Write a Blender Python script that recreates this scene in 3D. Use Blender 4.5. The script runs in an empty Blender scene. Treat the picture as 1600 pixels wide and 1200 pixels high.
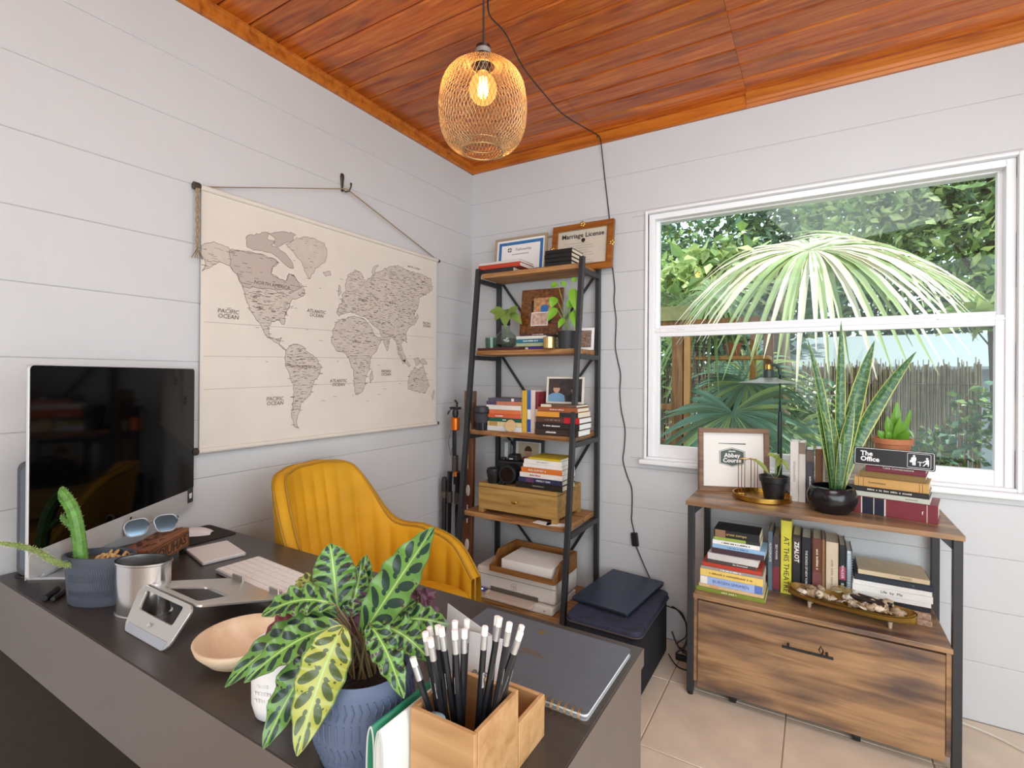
import bpy, math, random
from mathutils import Vector, Matrix, noise as mnoise
random.seed(7)
V = Vector; PI = math.pi
sc = bpy.context.scene
col = sc.collection
# ---------------------------------------------------------------- camera
F_PX, YAW, PITCH, ROLL = 792.13, 0.5401, 0.0012, 0.0072
CAM = V((1.8382, -2.571, 1.3036))
fw = V((-math.sin(YAW)*math.cos(PITCH), math.cos(YAW)*math.cos(PITCH), math.sin(PITCH)))
rt = V((math.cos(YAW), math.sin(YAW), 0)); up = rt.cross(fw)
r2 = math.cos(ROLL)*rt + math.sin(ROLL)*up; u2 = -math.sin(ROLL)*rt + math.cos(ROLL)*up
cd = bpy.data.cameras.new('camera'); cam = bpy.data.objects.new('camera', cd); col.objects.link(cam)
cd.sensor_width = 36; cd.lens = F_PX/1600*36; cd.shift_y = -14.0/1600; cd.clip_start = 0.02; cd.clip_end = 200
cam.matrix_world = Matrix(((r2.x, u2.x, -fw.x, CAM.x), (r2.y, u2.y, -fw.y, CAM.y), (r2.z, u2.z, -fw.z, CAM.z), (0, 0, 0, 1)))
sc.camera = cam
# ---------------------------------------------------------------- sky, sun, added room fill lights, exposure
w = bpy.data.worlds.new('sky'); sc.world = w; w.use_nodes = True
nt = w.node_tree; bg = nt.nodes['Background']
bg.inputs[0].default_value = (0.80, 0.90, 1.0, 1); bg.inputs[1].default_value = 2.1
sd = bpy.data.lights.new('sun', 'SUN'); sd.energy = 5.5; sd.angle = math.radians(0.6); sd.color = (1, .95, .86)
so = bpy.data.objects.new('sun', sd); col.objects.link(so)
so.rotation_euler = V((0.85, -0.25, 1.25)).to_track_quat('Z', 'Y').to_euler()
def area(name, loc, target, sx, sy, power, colr=(1, 1, 1)):
    d = bpy.data.lights.new(name, 'AREA'); d.shape = 'RECTANGLE'; d.size = sx; d.size_y = sy; d.energy = power; d.color = colr
    o = bpy.data.objects.new(name, d); col.objects.link(o); o.location = loc
    o.rotation_euler = (V(loc)-V(target)).to_track_quat('Z', 'Y').to_euler()
    return o
area('fill_light_front', (2.1, -4.45, 1.5), (1.2, 0, .8), 3.3, 2.1, 92, (.85, .935, 1))  # added fill light behind the camera, no window is modelled there
area('fill_light_side', (3.74, -1.9, 1.1), (.6, -.3, .4), 2.4, 1.6, 56, (.84, .93, 1))  # added fill from the right wall, an unseen stand-in for daylight
area('fill_light_overhead', (1.95, -1.55, 2.57), (1.4, -.6, 0), 1.0, 1.0, 24, (.88, .945, 1))  # unseen lamp added above the view to brighten floor and corner
sc.view_settings.view_transform = 'Standard'; sc.view_settings.look = 'None'
sc.view_settings.gamma = 1; sc.view_settings.use_curve_mapping = False
sc.view_settings.exposure = 0.2
# ---------------------------------------------------------------- helpers
def lin(c):
    if isinstance(c, str):
        c = c.lstrip('#'); c = [int(c[i:i+2], 16)/255 for i in (0, 2, 4)]
    return tuple((x/12.92 if x <= .04045 else ((x+.055)/1.055)**2.4) for x in c[:3]) + (1,)
def nd(t, kind, **kw):
    n = t.nodes.new(kind)
    for k, v in kw.items(): setattr(n, k, v)
    return n
MC = {}
def mat(name, c, rough=.5, metal=0, spec=.5, vary=0, vscale=30, bump=0, bscale=200, sheen=0, alpha=1, trans=0, emit=None, es=1, coat=0, stretch=(1, 1, 1)):
    if name in MC: return MC[name]
    m = bpy.data.materials.new(name); m.use_nodes = True; t = m.node_tree; b = t.nodes['Principled BSDF']
    L = lin(c); b.inputs['Base Color'].default_value = L
    b.inputs['Roughness'].default_value = rough; b.inputs['Metallic'].default_value = metal
    b.inputs['Specular IOR Level'].default_value = spec
    b.inputs['Transmission Weight'].default_value = trans
    b.inputs['Coat Weight'].default_value = coat
    if sheen: b.inputs['Sheen Weight'].default_value = sheen; b.inputs['Sheen Roughness'].default_value = .4; b.inputs['Sheen Tint'].default_value = L
    if emit: b.inputs['Emission Color'].default_value = lin(emit); b.inputs['Emission Strength'].default_value = es
    if vary or bump:
        tc = nd(t, 'ShaderNodeTexCoord'); mp = nd(t, 'ShaderNodeMapping'); mp.inputs['Scale'].default_value = stretch
        t.links.new(tc.outputs['Object'], mp.inputs['Vector'])
    if vary:
        no = nd(t, 'ShaderNodeTexNoise'); no.inputs['Scale'].default_value = vscale; no.inputs['Detail'].default_value = 5
        t.links.new(mp.outputs[0], no.inputs['Vector'])
        mr = nd(t, 'ShaderNodeMapRange'); mr.inputs[1].default_value = .3; mr.inputs[2].default_value = .7; mr.inputs[3].default_value = 1-vary; mr.inputs[4].default_value = 1+vary
        t.links.new(no.outputs['Fac'], mr.inputs[0])
        hs = nd(t, 'ShaderNodeHueSaturation'); hs.inputs['Color'].default_value = L
        t.links.new(mr.outputs[0], hs.inputs['Value']); t.links.new(hs.outputs[0], b.inputs['Base Color'])
    if bump:
        n2 = nd(t, 'ShaderNodeTexNoise'); n2.inputs['Scale'].default_value = bscale; n2.inputs['Detail'].default_value = 3
        t.links.new(mp.outputs[0], n2.inputs['Vector'])
        bp = nd(t, 'ShaderNodeBump'); bp.inputs['Strength'].default_value = bump; bp.inputs['Distance'].default_value = .01
        t.links.new(n2.outputs['Fac'], bp.inputs['Height']); t.links.new(bp.outputs[0], b.inputs['Normal'])
    MC[name] = m; return m
def wood(name, cols, axis=0, rough=.5, scale=1, knots=0, bump=.15, spec=.4, rnd=.25, coat=0, kpos=(.52, .68), kcol='#3b2c28', ks=(2.6, 7)):
    """grain along local axis; every object gets its own cut of the grain"""
    if name in MC: return MC[name]
    m = bpy.data.materials.new(name); m.use_nodes = True; t = m.node_tree; b = t.nodes['Principled BSDF']; lk = t.links.new
    b.inputs['Roughness'].default_value = rough; b.inputs['Specular IOR Level'].default_value = spec; b.inputs['Coat Weight'].default_value = coat
    b.inputs['Coat Roughness'].default_value = .15
    tc = nd(t, 'ShaderNodeTexCoord'); oi = nd(t, 'ShaderNodeObjectInfo'); mp = nd(t, 'ShaderNodeMapping')
    s = [14*scale]*3; s[axis] = 1.1*scale; mp.inputs['Scale'].default_value = s
    mu = nd(t, 'ShaderNodeMath', operation='MULTIPLY'); mu.inputs[1].default_value = 37; lk(oi.outputs['Random'], mu.inputs[0])
    cb = nd(t, 'ShaderNodeCombineXYZ')
    for i in range(3): lk(mu.outputs[0], cb.inputs[i])
    lk(cb.outputs[0], mp.inputs['Location']); lk(tc.outputs['Object'], mp.inputs['Vector'])
    n1 = nd(t, 'ShaderNodeTexNoise'); n1.inputs['Scale'].default_value = 2.2; n1.inputs['Detail'].default_value = 7; n1.inputs['Distortion'].default_value = .8
    lk(mp.outputs[0], n1.inputs['Vector'])
    cr = nd(t, 'ShaderNodeValToRGB'); lk(n1.outputs['Fac'], cr.inputs[0])
    el = cr.color_ramp.elements; n = len(cols)
    el[0].position = .28; el[0].color = lin(cols[0]); el[1].position = .72; el[1].color = lin(cols[-1])
    for i in range(1, n-1):
        e = el.new(.28+.44*i/(n-1)); e.color = lin(cols[i])
    src = cr.outputs[0]
    if knots:
        n3 = nd(t, 'ShaderNodeTexNoise'); n3.inputs['Scale'].default_value = 1.0; n3.inputs['Detail'].default_value = 3
        mp2 = nd(t, 'ShaderNodeMapping'); s2 = [ks[1]*scale]*3; s2[axis] = ks[0]*scale; mp2.inputs['Scale'].default_value = s2
        lk(cb.outputs[0], mp2.inputs['Location']); lk(tc.outputs['Object'], mp2.inputs['Vector']); lk(mp2.outputs[0], n3.inputs['Vector'])
        c3 = nd(t, 'ShaderNodeValToRGB'); c3.color_ramp.elements[0].position = kpos[0]; c3.color_ramp.elements[0].color = (0, 0, 0, 1)
        c3.color_ramp.elements[1].position = kpos[1]; c3.color_ramp.elements[1].color = (knots, knots, knots, 1); lk(n3.outputs['Fac'], c3.inputs[0])
        mx = nd(t, 'ShaderNodeMixRGB'); lk(c3.outputs[0], mx.inputs[0]); lk(src, mx.inputs[1]); mx.inputs[2].default_value = lin(kcol); src = mx.outputs[0]
    hs = nd(t, 'ShaderNodeHueSaturation'); lk(src, hs.inputs['Color'])
    mr = nd(t, 'ShaderNodeMapRange'); mr.inputs[3].default_value = 1-rnd; mr.inputs[4].default_value = 1+rnd*.6; lk(oi.outputs['Random'], mr.inputs[0]); lk(mr.outputs[0], hs.inputs['Value'])
    lk(hs.outputs[0], b.inputs['Base Color'])
    if bump:
        bp = nd(t, 'ShaderNodeBump'); bp.inputs['Strength'].default_value = bump; bp.inputs['Distance'].default_value = .004
        lk(n1.outputs['Fac'], bp.inputs['Height']); lk(bp.outputs[0], b.inputs['Normal'])
    MC[name] = m; return m
def glass(name, tint='#ffffff', refl=.03, dens=.97):
    """thin sheet glass: mostly clear, mirrors at grazing angles"""
    if name in MC: return MC[name]
    m = bpy.data.materials.new(name); m.use_nodes = True; t = m.node_tree; t.nodes.clear()
    o = nd(t, 'ShaderNodeOutputMaterial'); tr = nd(t, 'ShaderNodeBsdfTransparent'); gl = nd(t, 'ShaderNodeBsdfGlossy'); mx = nd(t, 'ShaderNodeMixShader'); lw = nd(t, 'ShaderNodeLayerWeight'); lw.inputs[0].default_value = .5; fr = nd(t, 'ShaderNodeMath', operation='POWER'); fr.inputs[1].default_value = 3.5; sc_ = nd(t, 'ShaderNodeMath', operation='MULTIPLY_ADD')
    c = lin(tint); tr.inputs[0].default_value = (c[0]*dens, c[1]*dens, c[2]*dens, 1); gl.inputs['Roughness'].default_value = .02
    sc_.inputs[1].default_value = .45; sc_.inputs[2].default_value = max(.0, refl); t.links.new(lw.outputs['Facing'], fr.inputs[0]); t.links.new(fr.outputs[0], sc_.inputs[0])
    t.links.new(sc_.outputs[0], mx.inputs[0]); t.links.new(tr.outputs[0], mx.inputs[1]); t.links.new(gl.outputs[0], mx.inputs[2]); t.links.new(mx.outputs[0], o.inputs[0])
    MC[name] = m; return m
def frame_of(d, hint=V((0, 0, 1))):
    d = d.normalized(); a = hint if abs(d.dot(hint)) < .95 else V((1, 0, 0))
    s = d.cross(a).normalized(); return s, s.cross(d).normalized()
class MB:
    def __init__(s): s.v = []; s.f = []; s.mi = []; s.uv = None
    def add(s, vs, fs, M=None, mi=0):
        o = len(s.v)
        s.v += [tuple(M @ V(v)) if M is not None else tuple(v) for v in vs]
        s.f += [tuple(i+o for i in f) for f in fs]; s.mi += [mi]*len(fs); return s
    def box(s, x0, y0, z0, x1, y1, z1, M=None, mi=0):
        vs = [(x0, y0, z0), (x1, y0, z0), (x1, y1, z0), (x0, y1, z0), (x0, y0, z1), (x1, y0, z1), (x1, y1, z1), (x0, y1, z1)]
        return s.add(vs, [(0, 3, 2, 1), (4, 5, 6, 7), (0, 1, 5, 4), (1, 2, 6, 5), (2, 3, 7, 6), (3, 0, 4, 7)], M, mi)
    def cyl(s, p0, p1, r0, r1=None, n=14, caps=True, mi=0):
        r1 = r0 if r1 is None else r1; p0 = V(p0); p1 = V(p1); a, b = frame_of(p1-p0)
        vs = [p0+(a*math.cos(2*PI*i/n)+b*math.sin(2*PI*i/n))*r0 for i in range(n)]+[p1+(a*math.cos(2*PI*i/n)+b*math.sin(2*PI*i/n))*r1 for i in range(n)]
        fs = [(i, (i+1) % n, n+(i+1) % n, n+i) for i in range(n)]
        if caps: fs += [tuple(range(n-1, -1, -1)), tuple(range(n, 2*n))]
        return s.add(vs, fs, None, mi)
    def tube(s, pts, r, n=8, mi=0, close=False):
        pts = [V(p) for p in pts]; m = len(pts); rr = r if isinstance(r, (list, tuple)) else [r]*m
        prev = None; vs = []
        for i, p in enumerate(pts):
            if close: d = pts[(i+1) % m]-pts[i-1]
            else: d = pts[min(i+1, m-1)]-pts[max(i-1, 0)]
            d.normalize()
            if prev is None: a, b = frame_of(d)
            else:
                a = (prev-d*prev.dot(d)); a = a.normalized() if a.length > 1e-6 else frame_of(d)[0]; b = d.cross(a)
            prev = a
            vs += [p+(a*math.cos(2*PI*k/n)+b*math.sin(2*PI*k/n))*rr[i] for k in range(n)]
        fs = []
        for i in range(m if close else m-1):
            j = (i+1) % m
            fs += [(i*n+k, i*n+(k+1) % n, j*n+(k+1) % n, j*n+k) for k in range(n)]
        if not close: fs += [tuple(range(n-1, -1, -1)), tuple((m-1)*n+k for k in range(n))]
        return s.add(vs, fs, None, mi)
    def lathe(s, prof, n=28, M=None, sx=1, sy=1, mi=0, arc=2*PI):
        vs = []; m = len(prof); full = abs(arc-2*PI) < 1e-6
        nn = n if full else n+1
        for r, z in prof: vs += [(r*sx*math.cos(arc*i/n), r*sy*math.sin(arc*i/n), z) for i in range(nn)]
        fs = []
        for j in range(m-1):
            fs += [(j*nn+i, j*nn+(i+1) % nn, (j+1)*nn+(i+1) % nn, (j+1)*nn+i) for i in range(n)]
        return s.add(vs, fs, M, mi)
    def prism(s, poly, z0, z1, M=None, mi=0):
        n = len(poly)
        a = sum(poly[i][0]*poly[(i+1) % n][1]-poly[(i+1) % n][0]*poly[i][1] for i in range(n))
        if a < 0: poly = poly[::-1]
        vs = [(x, y, z0) for x, y in poly]+[(x, y, z1) for x, y in poly]
        return s.add(vs, [tuple(range(n-1, -1, -1)), tuple(range(n, 2*n))]+[(i, (i+1) % n, n+(i+1) % n, n+i) for i in range(n)], M, mi)
    def grid(s, fn, nu, nv, mi=0, uv=False):
        o = len(s.v); 
        for i in range(nu+1):
            for j in range(nv+1): s.v.append(tuple(fn(i/nu, j/nv)))
        for i in range(nu):
            for j in range(nv):
                s.f.append((o+i*(nv+1)+j, o+(i+1)*(nv+1)+j, o+(i+1)*(nv+1)+j+1, o+i*(nv+1)+j+1)); s.mi.append(mi)
                if uv:
                    if s.uv is None: s.uv = []
                    s.uv += [(i/nu, j/nv), ((i+1)/nu, j/nv), ((i+1)/nu, (j+1)/nv), (i/nu, (j+1)/nv)]
        return s
    def mesh(s, name, mats, smooth=False):
        me = bpy.data.meshes.new(name); me.from_pydata(s.v, [], s.f)
        for m in (mats if isinstance(mats, (list, tuple)) else [mats]): me.materials.append(m)
        if any(s.mi): me.polygons.foreach_set('material_index', s.mi)
        if s.uv and len(s.uv) == len(me.loops):
            l = me.uv_layers.new(name='uv'); l.data.foreach_set('uv', [c for p in s.uv for c in p])
        if smooth:
            me.polygons.foreach_set('use_smooth', [True]*len(me.polygons))
            if smooth != 'all' and hasattr(me, 'set_sharp_from_angle'): me.set_sharp_from_angle(angle=math.radians(smooth if isinstance(smooth, (int, float)) and smooth > 1 else 40))
        me.update(); return me
    def build(s, name, mats, parent=None, bevel=0, smooth=False, loc=None, rot=None, seg=2, solid=0, sub=0):
        o = bpy.data.objects.new(name, s.mesh(name, mats, smooth)); col.objects.link(o)
        if parent is not None: o.parent = parent
        if loc is not None: o.location = loc
        if rot is not None: o.rotation_euler = rot
        if solid:
            md = o.modifiers.new('solid', 'SOLIDIFY'); md.thickness = solid; md.offset = 0
        if sub:
            md = o.modifiers.new('sub', 'SUBSURF'); md.levels = sub; md.render_levels = sub
        if bevel:
            md = o.modifiers.new('bevel', 'BEVEL'); md.width = bevel; md.segments = seg; md.limit_method = 'ANGLE'; md.angle_limit = math.radians(40)
        return o
def tag(o, label, cat, group=None, kind=None):
    o['label'] = label
    if cat: o['category'] = cat
    if group: o['group'] = group
    if kind: o['kind'] = kind
    return o
def thing(name, label, cat, loc=(0, 0, 0), rotz=0, group=None, rot=None):
    o = bpy.data.objects.new(name, None); col.objects.link(o); o.empty_display_size = .05
    o.location = loc; o.rotation_euler = rot if rot is not None else (0, 0, rotz)
    return tag(o, label, cat, group)
def struct(o): o['kind'] = 'structure'; return o
def piece(name, me, parent, loc=(0, 0, 0), rot=None):
    o = bpy.data.objects.new(name, me); col.objects.link(o); o.parent = parent; o.location = loc
    if rot is not None: o.rotation_euler = rot
    return o
TXT = {}
def text(name, s, size, m, parent, M, bold=0, ext=.0003, shear=0, sx=1, align='CENTER'):
    """flat lettering as a mesh; M maps text x,y,z to the parent's frame. '~n' stands for n marks too small to read"""
    if s.startswith('~'):
        n = int(s[1:]); b = MB(); rn = random.Random(n*7+int(size*1e5)); x = 0; q = []
        for i in range(n):
            w_ = size*rn.uniform(.28, .5); q.append((x, w_)); x += w_+size*(.55 if rn.random() < .18 else .14)
        for x0, w_ in q: b.box(x0-x/2, -size*.26, -ext, x0-x/2+w_, size*rn.choice((.2, .26, .34)), ext, M)
        return b.build(name, m, parent)
    cu = bpy.data.curves.new('t', 'FONT'); cu.body = s; cu.size = size; cu.align_x = align; cu.align_y = 'CENTER'; cu.resolution_u = 2
    cu.extrude = ext; cu.offset = bold; cu.shear = shear; cu.space_line = .85
    tmp = bpy.data.objects.new('t', cu); me = bpy.data.meshes.new_from_object(tmp); bpy.data.objects.remove(tmp); bpy.data.curves.remove(cu)
    me.transform(M @ Matrix.Diagonal((sx, 1, 1, 1))); me.materials.clear(); me.materials.append(m); me.name = name
    o = bpy.data.objects.new(name, me); col.objects.link(o); o.parent = parent; return o
def frameM(o, x, y):
    """matrix whose columns are text right, text up, normal, origin"""
    x = V(x).normalized(); y = V(y).normalized(); z = x.cross(y)
    return Matrix(((x.x, y.x, z.x, o[0]), (x.y, y.y, z.y, o[1]), (x.z, y.z, z.z, o[2]), (0, 0, 0, 1)))
def bez(a, b, c, t): return a*(1-t)**2+b*2*t*(1-t)+c*t*t
def rrect(w, h, r, n=4):
    P = []
    for cx, cy, a0 in ((w/2-r, h/2-r, 0), (-w/2+r, h/2-r, 90), (-w/2+r, -h/2+r, 180), (w/2-r, -h/2+r, 270)):
        for i in range(n+1):
            a = math.radians(a0+90*i/n); P.append((cx+r*math.cos(a), cy+r*math.sin(a)))
    return P
# shared materials
M_white = mat('white paint on block', '#cccdcd', .55, bump=.06, bscale=120, vary=.02, vscale=3)
M_trimw = mat('white gloss window paint', '#eeeeee', .35)
M_black = mat('matt black', '#161616', .5)
M_blackm = mat('black powder coated steel', '#2b2c2e', .42, spec=.5, vary=.06, vscale=60)
M_steel = mat('brushed aluminium', '#e2e2e2', .22, metal=1)
M_silver = mat('satin silver', '#d2d2d1', .36, metal=.35)
M_brass = mat('brushed brass', '#c39a4c', .28, metal=1)
M_gold = mat('gold foil', '#c59b54', .3, metal=.9)
M_page = mat('cream page edges', '#e6dcc4', .8, vary=.08, vscale=300, stretch=(1, 1, 30))
M_pagew = mat('white page edges', '#edeae2', .8, vary=.06, vscale=300, stretch=(1, 1, 30))
M_wpaper = mat('white paper', '#efedea', .7)
M_twhite = mat('white print', '#f0eeea', .6)
M_tblack = mat('black print', '#1b1a1a', .6)
M_tgrey = mat('grey print', '#8a8580', .6)
# ================================================================ THE ROOM
RX, RY, CH = 3.8, -4.6, 2.6
def rect_sub(r, h):
    x0, z0, x1, z1 = r; a0, b0, a1, b1 = h
    if a1 <= x0 or a0 >= x1 or b1 <= z0 or b0 >= z1: return [r]
    out = []
    if z0 < b0: out.append((x0, z0, x1, b0))
    if z1 > b1: out.append((x0, b1, x1, z1))
    zz0, zz1 = max(z0, b0), min(z1, b1)
    if x0 < a0: out.append((x0, zz0, a0, zz1))
    if x1 > a1: out.append((a1, zz0, x1, zz1))
    return out
BLK = {}
def block_mesh(l, h):
    k = (round(l, 3), round(h, 3))
    if k not in BLK:
        c = .0026; e = .0003; b = MB()
        prof = [(-.03, e), (-c*.7, e), (0, c), (0, h-c), (-c*.7, h-e), (-.03, h-e)]     # (depth, z); front at depth 0
        vs = [(0, d, z) for d, z in prof]+[(l, d, z) for d, z in prof]; n = 6
        b.add(vs, [(i, i+n, (i+1) % n+n, (i+1) % n) for i in range(n)]+[tuple(range(n)), tuple(range(2*n-1, n-1, -1))])
        BLK[k] = b.mesh('block', M_white)
    return BLK[k]
HC = .2032
# left wall: x = 0 plane. children keep their own frame: local x runs along -y, depth toward +x
wl = MB().box(-.22, RY, -.1, -.006, .2, CH+.1).build('wall_left', M_white); struct(wl)
rows = [0]+[2.3595-HC*k for k in range(11, -1, -1)]+[CH]
for i in range(len(rows)-1):
    off = .2032 if i % 2 else 0
    y = -off
    segs = [(0, -off)] if off else []
    while y > RY: segs.append((y, max(y-.4064, RY))); y -= .4064
    for a, b_ in segs: piece('block', block_mesh(a-b_, rows[i+1]-rows[i]), wl, (0, a, rows[i]), (0, 0, -PI/2))
# back wall: y = 0 plane, hole for the window
HOLE = (1.10, .885, 2.475, 2.13)
wb = MB()
for x0, z0, x1, z1 in rect_sub((-.006, -.1, RX, CH+.1), HOLE): wb.box(x0, .006, z0, x1, .2, z1)
wb = struct(wb.build('wall_back', M_white))
rows = [0, .0216]+[.0216+HC*k for k in range(1, 11)]+[2.1563, 2.3595, CH]
for i in range(1, len(rows)-1):
    z0 = rows[i] if i > 1 else 0; z1 = rows[i+1]
    x = -(.2032 if i % 2 else .07)
    while x < RX:
        a, b_ = max(x, 0), min(x+.4064, RX); x += .4064
        for r in rect_sub((a, z0, b_, z1), HOLE):
            if r[2]-r[0] > .004 and r[3]-r[1] > .008: piece('block', block_mesh(r[2]-r[0], r[3]-r[1]), wb, (r[2], 0, r[1]), (0, 0, PI))
wr = struct(MB().box(RX, RY, -.1, RX+.2, .2, CH+.1).build('wall_right', M_white))
wf = struct(MB().box(-.2, RY-.2, -.1, RX+.2, RY, CH+.1).build('wall_front', M_white))
# floor tiles
M_tile = mat('beige ceramic tile', '#dac8b2', .26, vary=.10, vscale=7, bump=.03, bscale=90, spec=.5)
M_grout = mat('sandy grout', '#a08d76', .9)
fl = struct(MB().box(-.2, RY, -.12, RX, .2, -.003).build('floor', M_grout))
TL = {}
xs = [0]+[1.305+.4405*k for k in range(-2, 6)]+[RX]; ys = [RY]+[-.355-.436*k for k in range(9, -1, -1)]+[0]
for i in range(len(xs)-1):
    for j in range(len(ys)-1):
        lx, ly = xs[i+1]-xs[i]-.004, ys[j+1]-ys[j]-.004
        if lx < .01 or ly < .01: continue
        k = (round(lx, 3), round(ly, 3))
        if k not in TL:
            c = .002; TL[k] = MB().add([(0, 0, -.008), (lx, 0, -.008), (lx, ly, -.008), (0, ly, -.008), (0, 0, -c), (lx, 0, -c), (lx, ly, -c), (0, ly, -c), (c, c, 0), (lx-c, c, 0), (lx-c, ly-c, 0), (c, ly-c, 0)],
                [(0, 3, 2, 1), (8, 9, 10, 11)]+[(a, (a+1) % 4, (a+1) % 4+4, a+4) for a in range(4)]+[(a+4, (a+1) % 4+4, (a+1) % 4+8, a+8) for a in range(4)]).mesh('tile', M_tile)
        piece('tile', TL[k], fl, (xs[i]+.002, ys[j]+.002, 0))
# ceiling of varnished tongue and groove planks
M_plank = wood('varnished cedar plank', ['#8f380a', '#ba5812', '#c96a1c', '#d88230'], axis=0, rough=.3, scale=1.5, knots=.35, bump=.12, spec=.5, rnd=.22, coat=.12)
M_wtrim = wood('varnished pine moulding', ['#8f4514', '#bd6a20', '#c8782a'], axis=0, rough=.35, bump=.05, rnd=.05, coat=.2)
M_wtrimy = wood('varnished pine moulding along wall', ['#8f4514', '#bd6a20', '#c8782a'], axis=1, rough=.35, bump=.05, rnd=.05, coat=.2)
ce = struct(MB().box(-.22, RY-.2, CH+.012, RX+.2, .55, CH+.2).build('ceiling', mat('dark groove', '#2a140b', .8)))
PK = {}
pw = .1172
def plank_mesh(l):
    k = round(l, 3)
    if k not in PK:
        c = .006; wv = pw-.0035; prof = [(0, .012), (0, c), (c, 0), (wv-c, 0), (wv, c), (wv, .012)]
        PK[k] = MB().add([(0, y, z) for y, z in prof]+[(l-.001, y, z) for y, z in prof], [(i, (i+1) % 6, (i+1) % 6+6, i+6) for i in range(6)]+[tuple(range(5, -1, -1)), tuple(range(6, 12))]).mesh('plank', M_plank)
    return PK[k]
k = 0; y = -.521+4*pw+.001
while y > RY:
    cut = 1.56 if k < 12 else (2.1 if k % 2 else 1.2)
    for a, b_ in ((0, cut), (cut, RX)): piece('plank', plank_mesh(b_-a), ce, (a, y, CH))
    y -= pw; k += 1
def moulding(name, prof, l, m, loc, rot=None):
    n = len(prof); return struct(MB().add([(0, a, z) for a, z in prof]+[(l, a, z) for a, z in prof], [(i, (i+1) % n, (i+1) % n+n, i+n) for i in range(n)]+[tuple(range(n-1, -1, -1)), tuple(range(n, 2*n))]).build(name, m, loc=loc, rot=rot))
pf = [(0, 2.547), (-.014, 2.547), (-.020, 2.553), (-.020, 2.585), (-.024, 2.59), (-.024, 2.600), (0, 2.600)]
moulding('trim_1', pf, 1.555, M_wtrim, (0, 0, 0))
pf2 = [(0, 2.547), (-.016, 2.547), (-.018, 2.560), (-.024, 2.563), (-.026, 2.576), (-.046, 2.592), (-.046, 2.6), (0, 2.6)]
moulding('trim_2', pf2, RX-1.556, M_wtrim, (1.556, 0, 0))
moulding('trim_3', [(-a, z) for a, z in pf], 4.6, M_wtrimy, (0, RY, 0), (0, 0, PI/2)).scale = (1, -1, 1)
# skirting line of the painted wall
# window
M_pane = glass('window pane', '#f8fffc', .012, .99)
wi = bpy.data.objects.new('window_1', None); col.objects.link(wi); wi.location = (1.7875, 0, .885); struct(wi)
def wbox(name, bx, bevel=.003, m=M_trimw):
    b = MB()
    for x0, y0, z0, x1, y1, z1 in bx: b.box(x0-1.7875, y0, z0-.885, x1-1.7875, y1, z1-.885)
    return b.build(name, m, wi, bevel=bevel)
def ring(x0, z0, x1, z1, t, y0, y1, tb=None, tt=None):
    tb = t if tb is None else tb; tt = t if tt is None else tt
    return [(x0, y0, z0, x0+t, y1, z1), (x1-t, y0, z0, x1, y1, z1), (x0+t, y0, z0, x1-t, y1, z0+tb), (x0+t, y0, z1-tt, x1-t, y1, z1)]
wbox('window_casing', ring(1.087, .885, 2.49, 2.146, .013, -.012, .03))
wbox('window_frame', ring(1.10, .885, 2.477, 2.133, .03, .012, .13, tb=.012))
wbox('upper_sash', ring(1.122, 1.535, 2.455, 2.118, .023, .055, .085, tb=.03, tt=.02))
wbox('lower_sash', ring(1.122, .895, 2.455, 1.548, .034, .022, .052, tb=.062, tt=.042))
wbox('meeting_rail', [(1.125, .016, 1.528, 2.452, .056, 1.536), (1.24, .012, 1.536, 1.28, .03, 1.541), (2.25, .012, 1.536, 2.29, .03, 1.541)], .001)
wbox('pane', [(1.14, .068, 1.56, 2.437, .071, 2.1)], 0, M_pane)
wbox('pane', [(1.153, .036, .955, 2.423, .039, 1.508)], 0, M_pane)
wbox('window_sill', [(1.07, -.042, .862, 2.51, .012, .885)], .006)
# ================================================================ THE GARDEN BEYOND THE WINDOW
M_soil = mat('garden soil', '#5d5140', .95, vary=.3, vscale=6, bump=.6, bscale=20)
gd = struct(MB().grid(lambda u, v: (-6+18*u, .25+14*v, -.25+.10*mnoise.noise(V((u*20, v*14, 0)))), 60, 40).build('garden_ground', M_soil, smooth=True))
tag(gd, 'shaded garden soil outside the window', None, kind='structure')
def leafmat(name, c, rough=.45, tl=.22, vary=.25):
    if name in MC: return MC[name]
    m = mat(name, c, rough, vary=vary, vscale=2.2); t = m.node_tree; b = t.nodes['Principled BSDF']
    tr = nd(t, 'ShaderNodeBsdfTranslucent'); mx = nd(t, 'ShaderNodeMixShader'); mx.inputs[0].default_value = tl
    L = lin(c); tr.inputs[0].default_value = (min(1, L[0]*1.3), min(1, L[1]*1.35), L[2]*1.1, 1)
    o = t.nodes['Material Output']; t.links.new(b.outputs[0], mx.inputs[1]); t.links.new(tr.outputs[0], mx.inputs[2]); t.links.new(mx.outputs[0], o.inputs[0])
    return m
L_dark = leafmat('dark evergreen leaf', '#56694b'); L_mid = leafmat('mid green leaf', '#7c9357'); L_pale = leafmat('pale green leaf', '#b3bd80'); L_blue = leafmat('blue green leaf', '#627f6b')
L_palm = leafmat('palm leaf', '#8c9a66', .38, .25); L_sunlit = leafmat('painted sunlit palm leaf', '#cfc5b0', .4, .2, .12)  # the whitish palm colour has the sunlight on the leaves painted in
M_bark = mat('grey brown bark', '#6a5a4c', .9, vary=.25, vscale=25, bump=.5, bscale=60)
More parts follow.
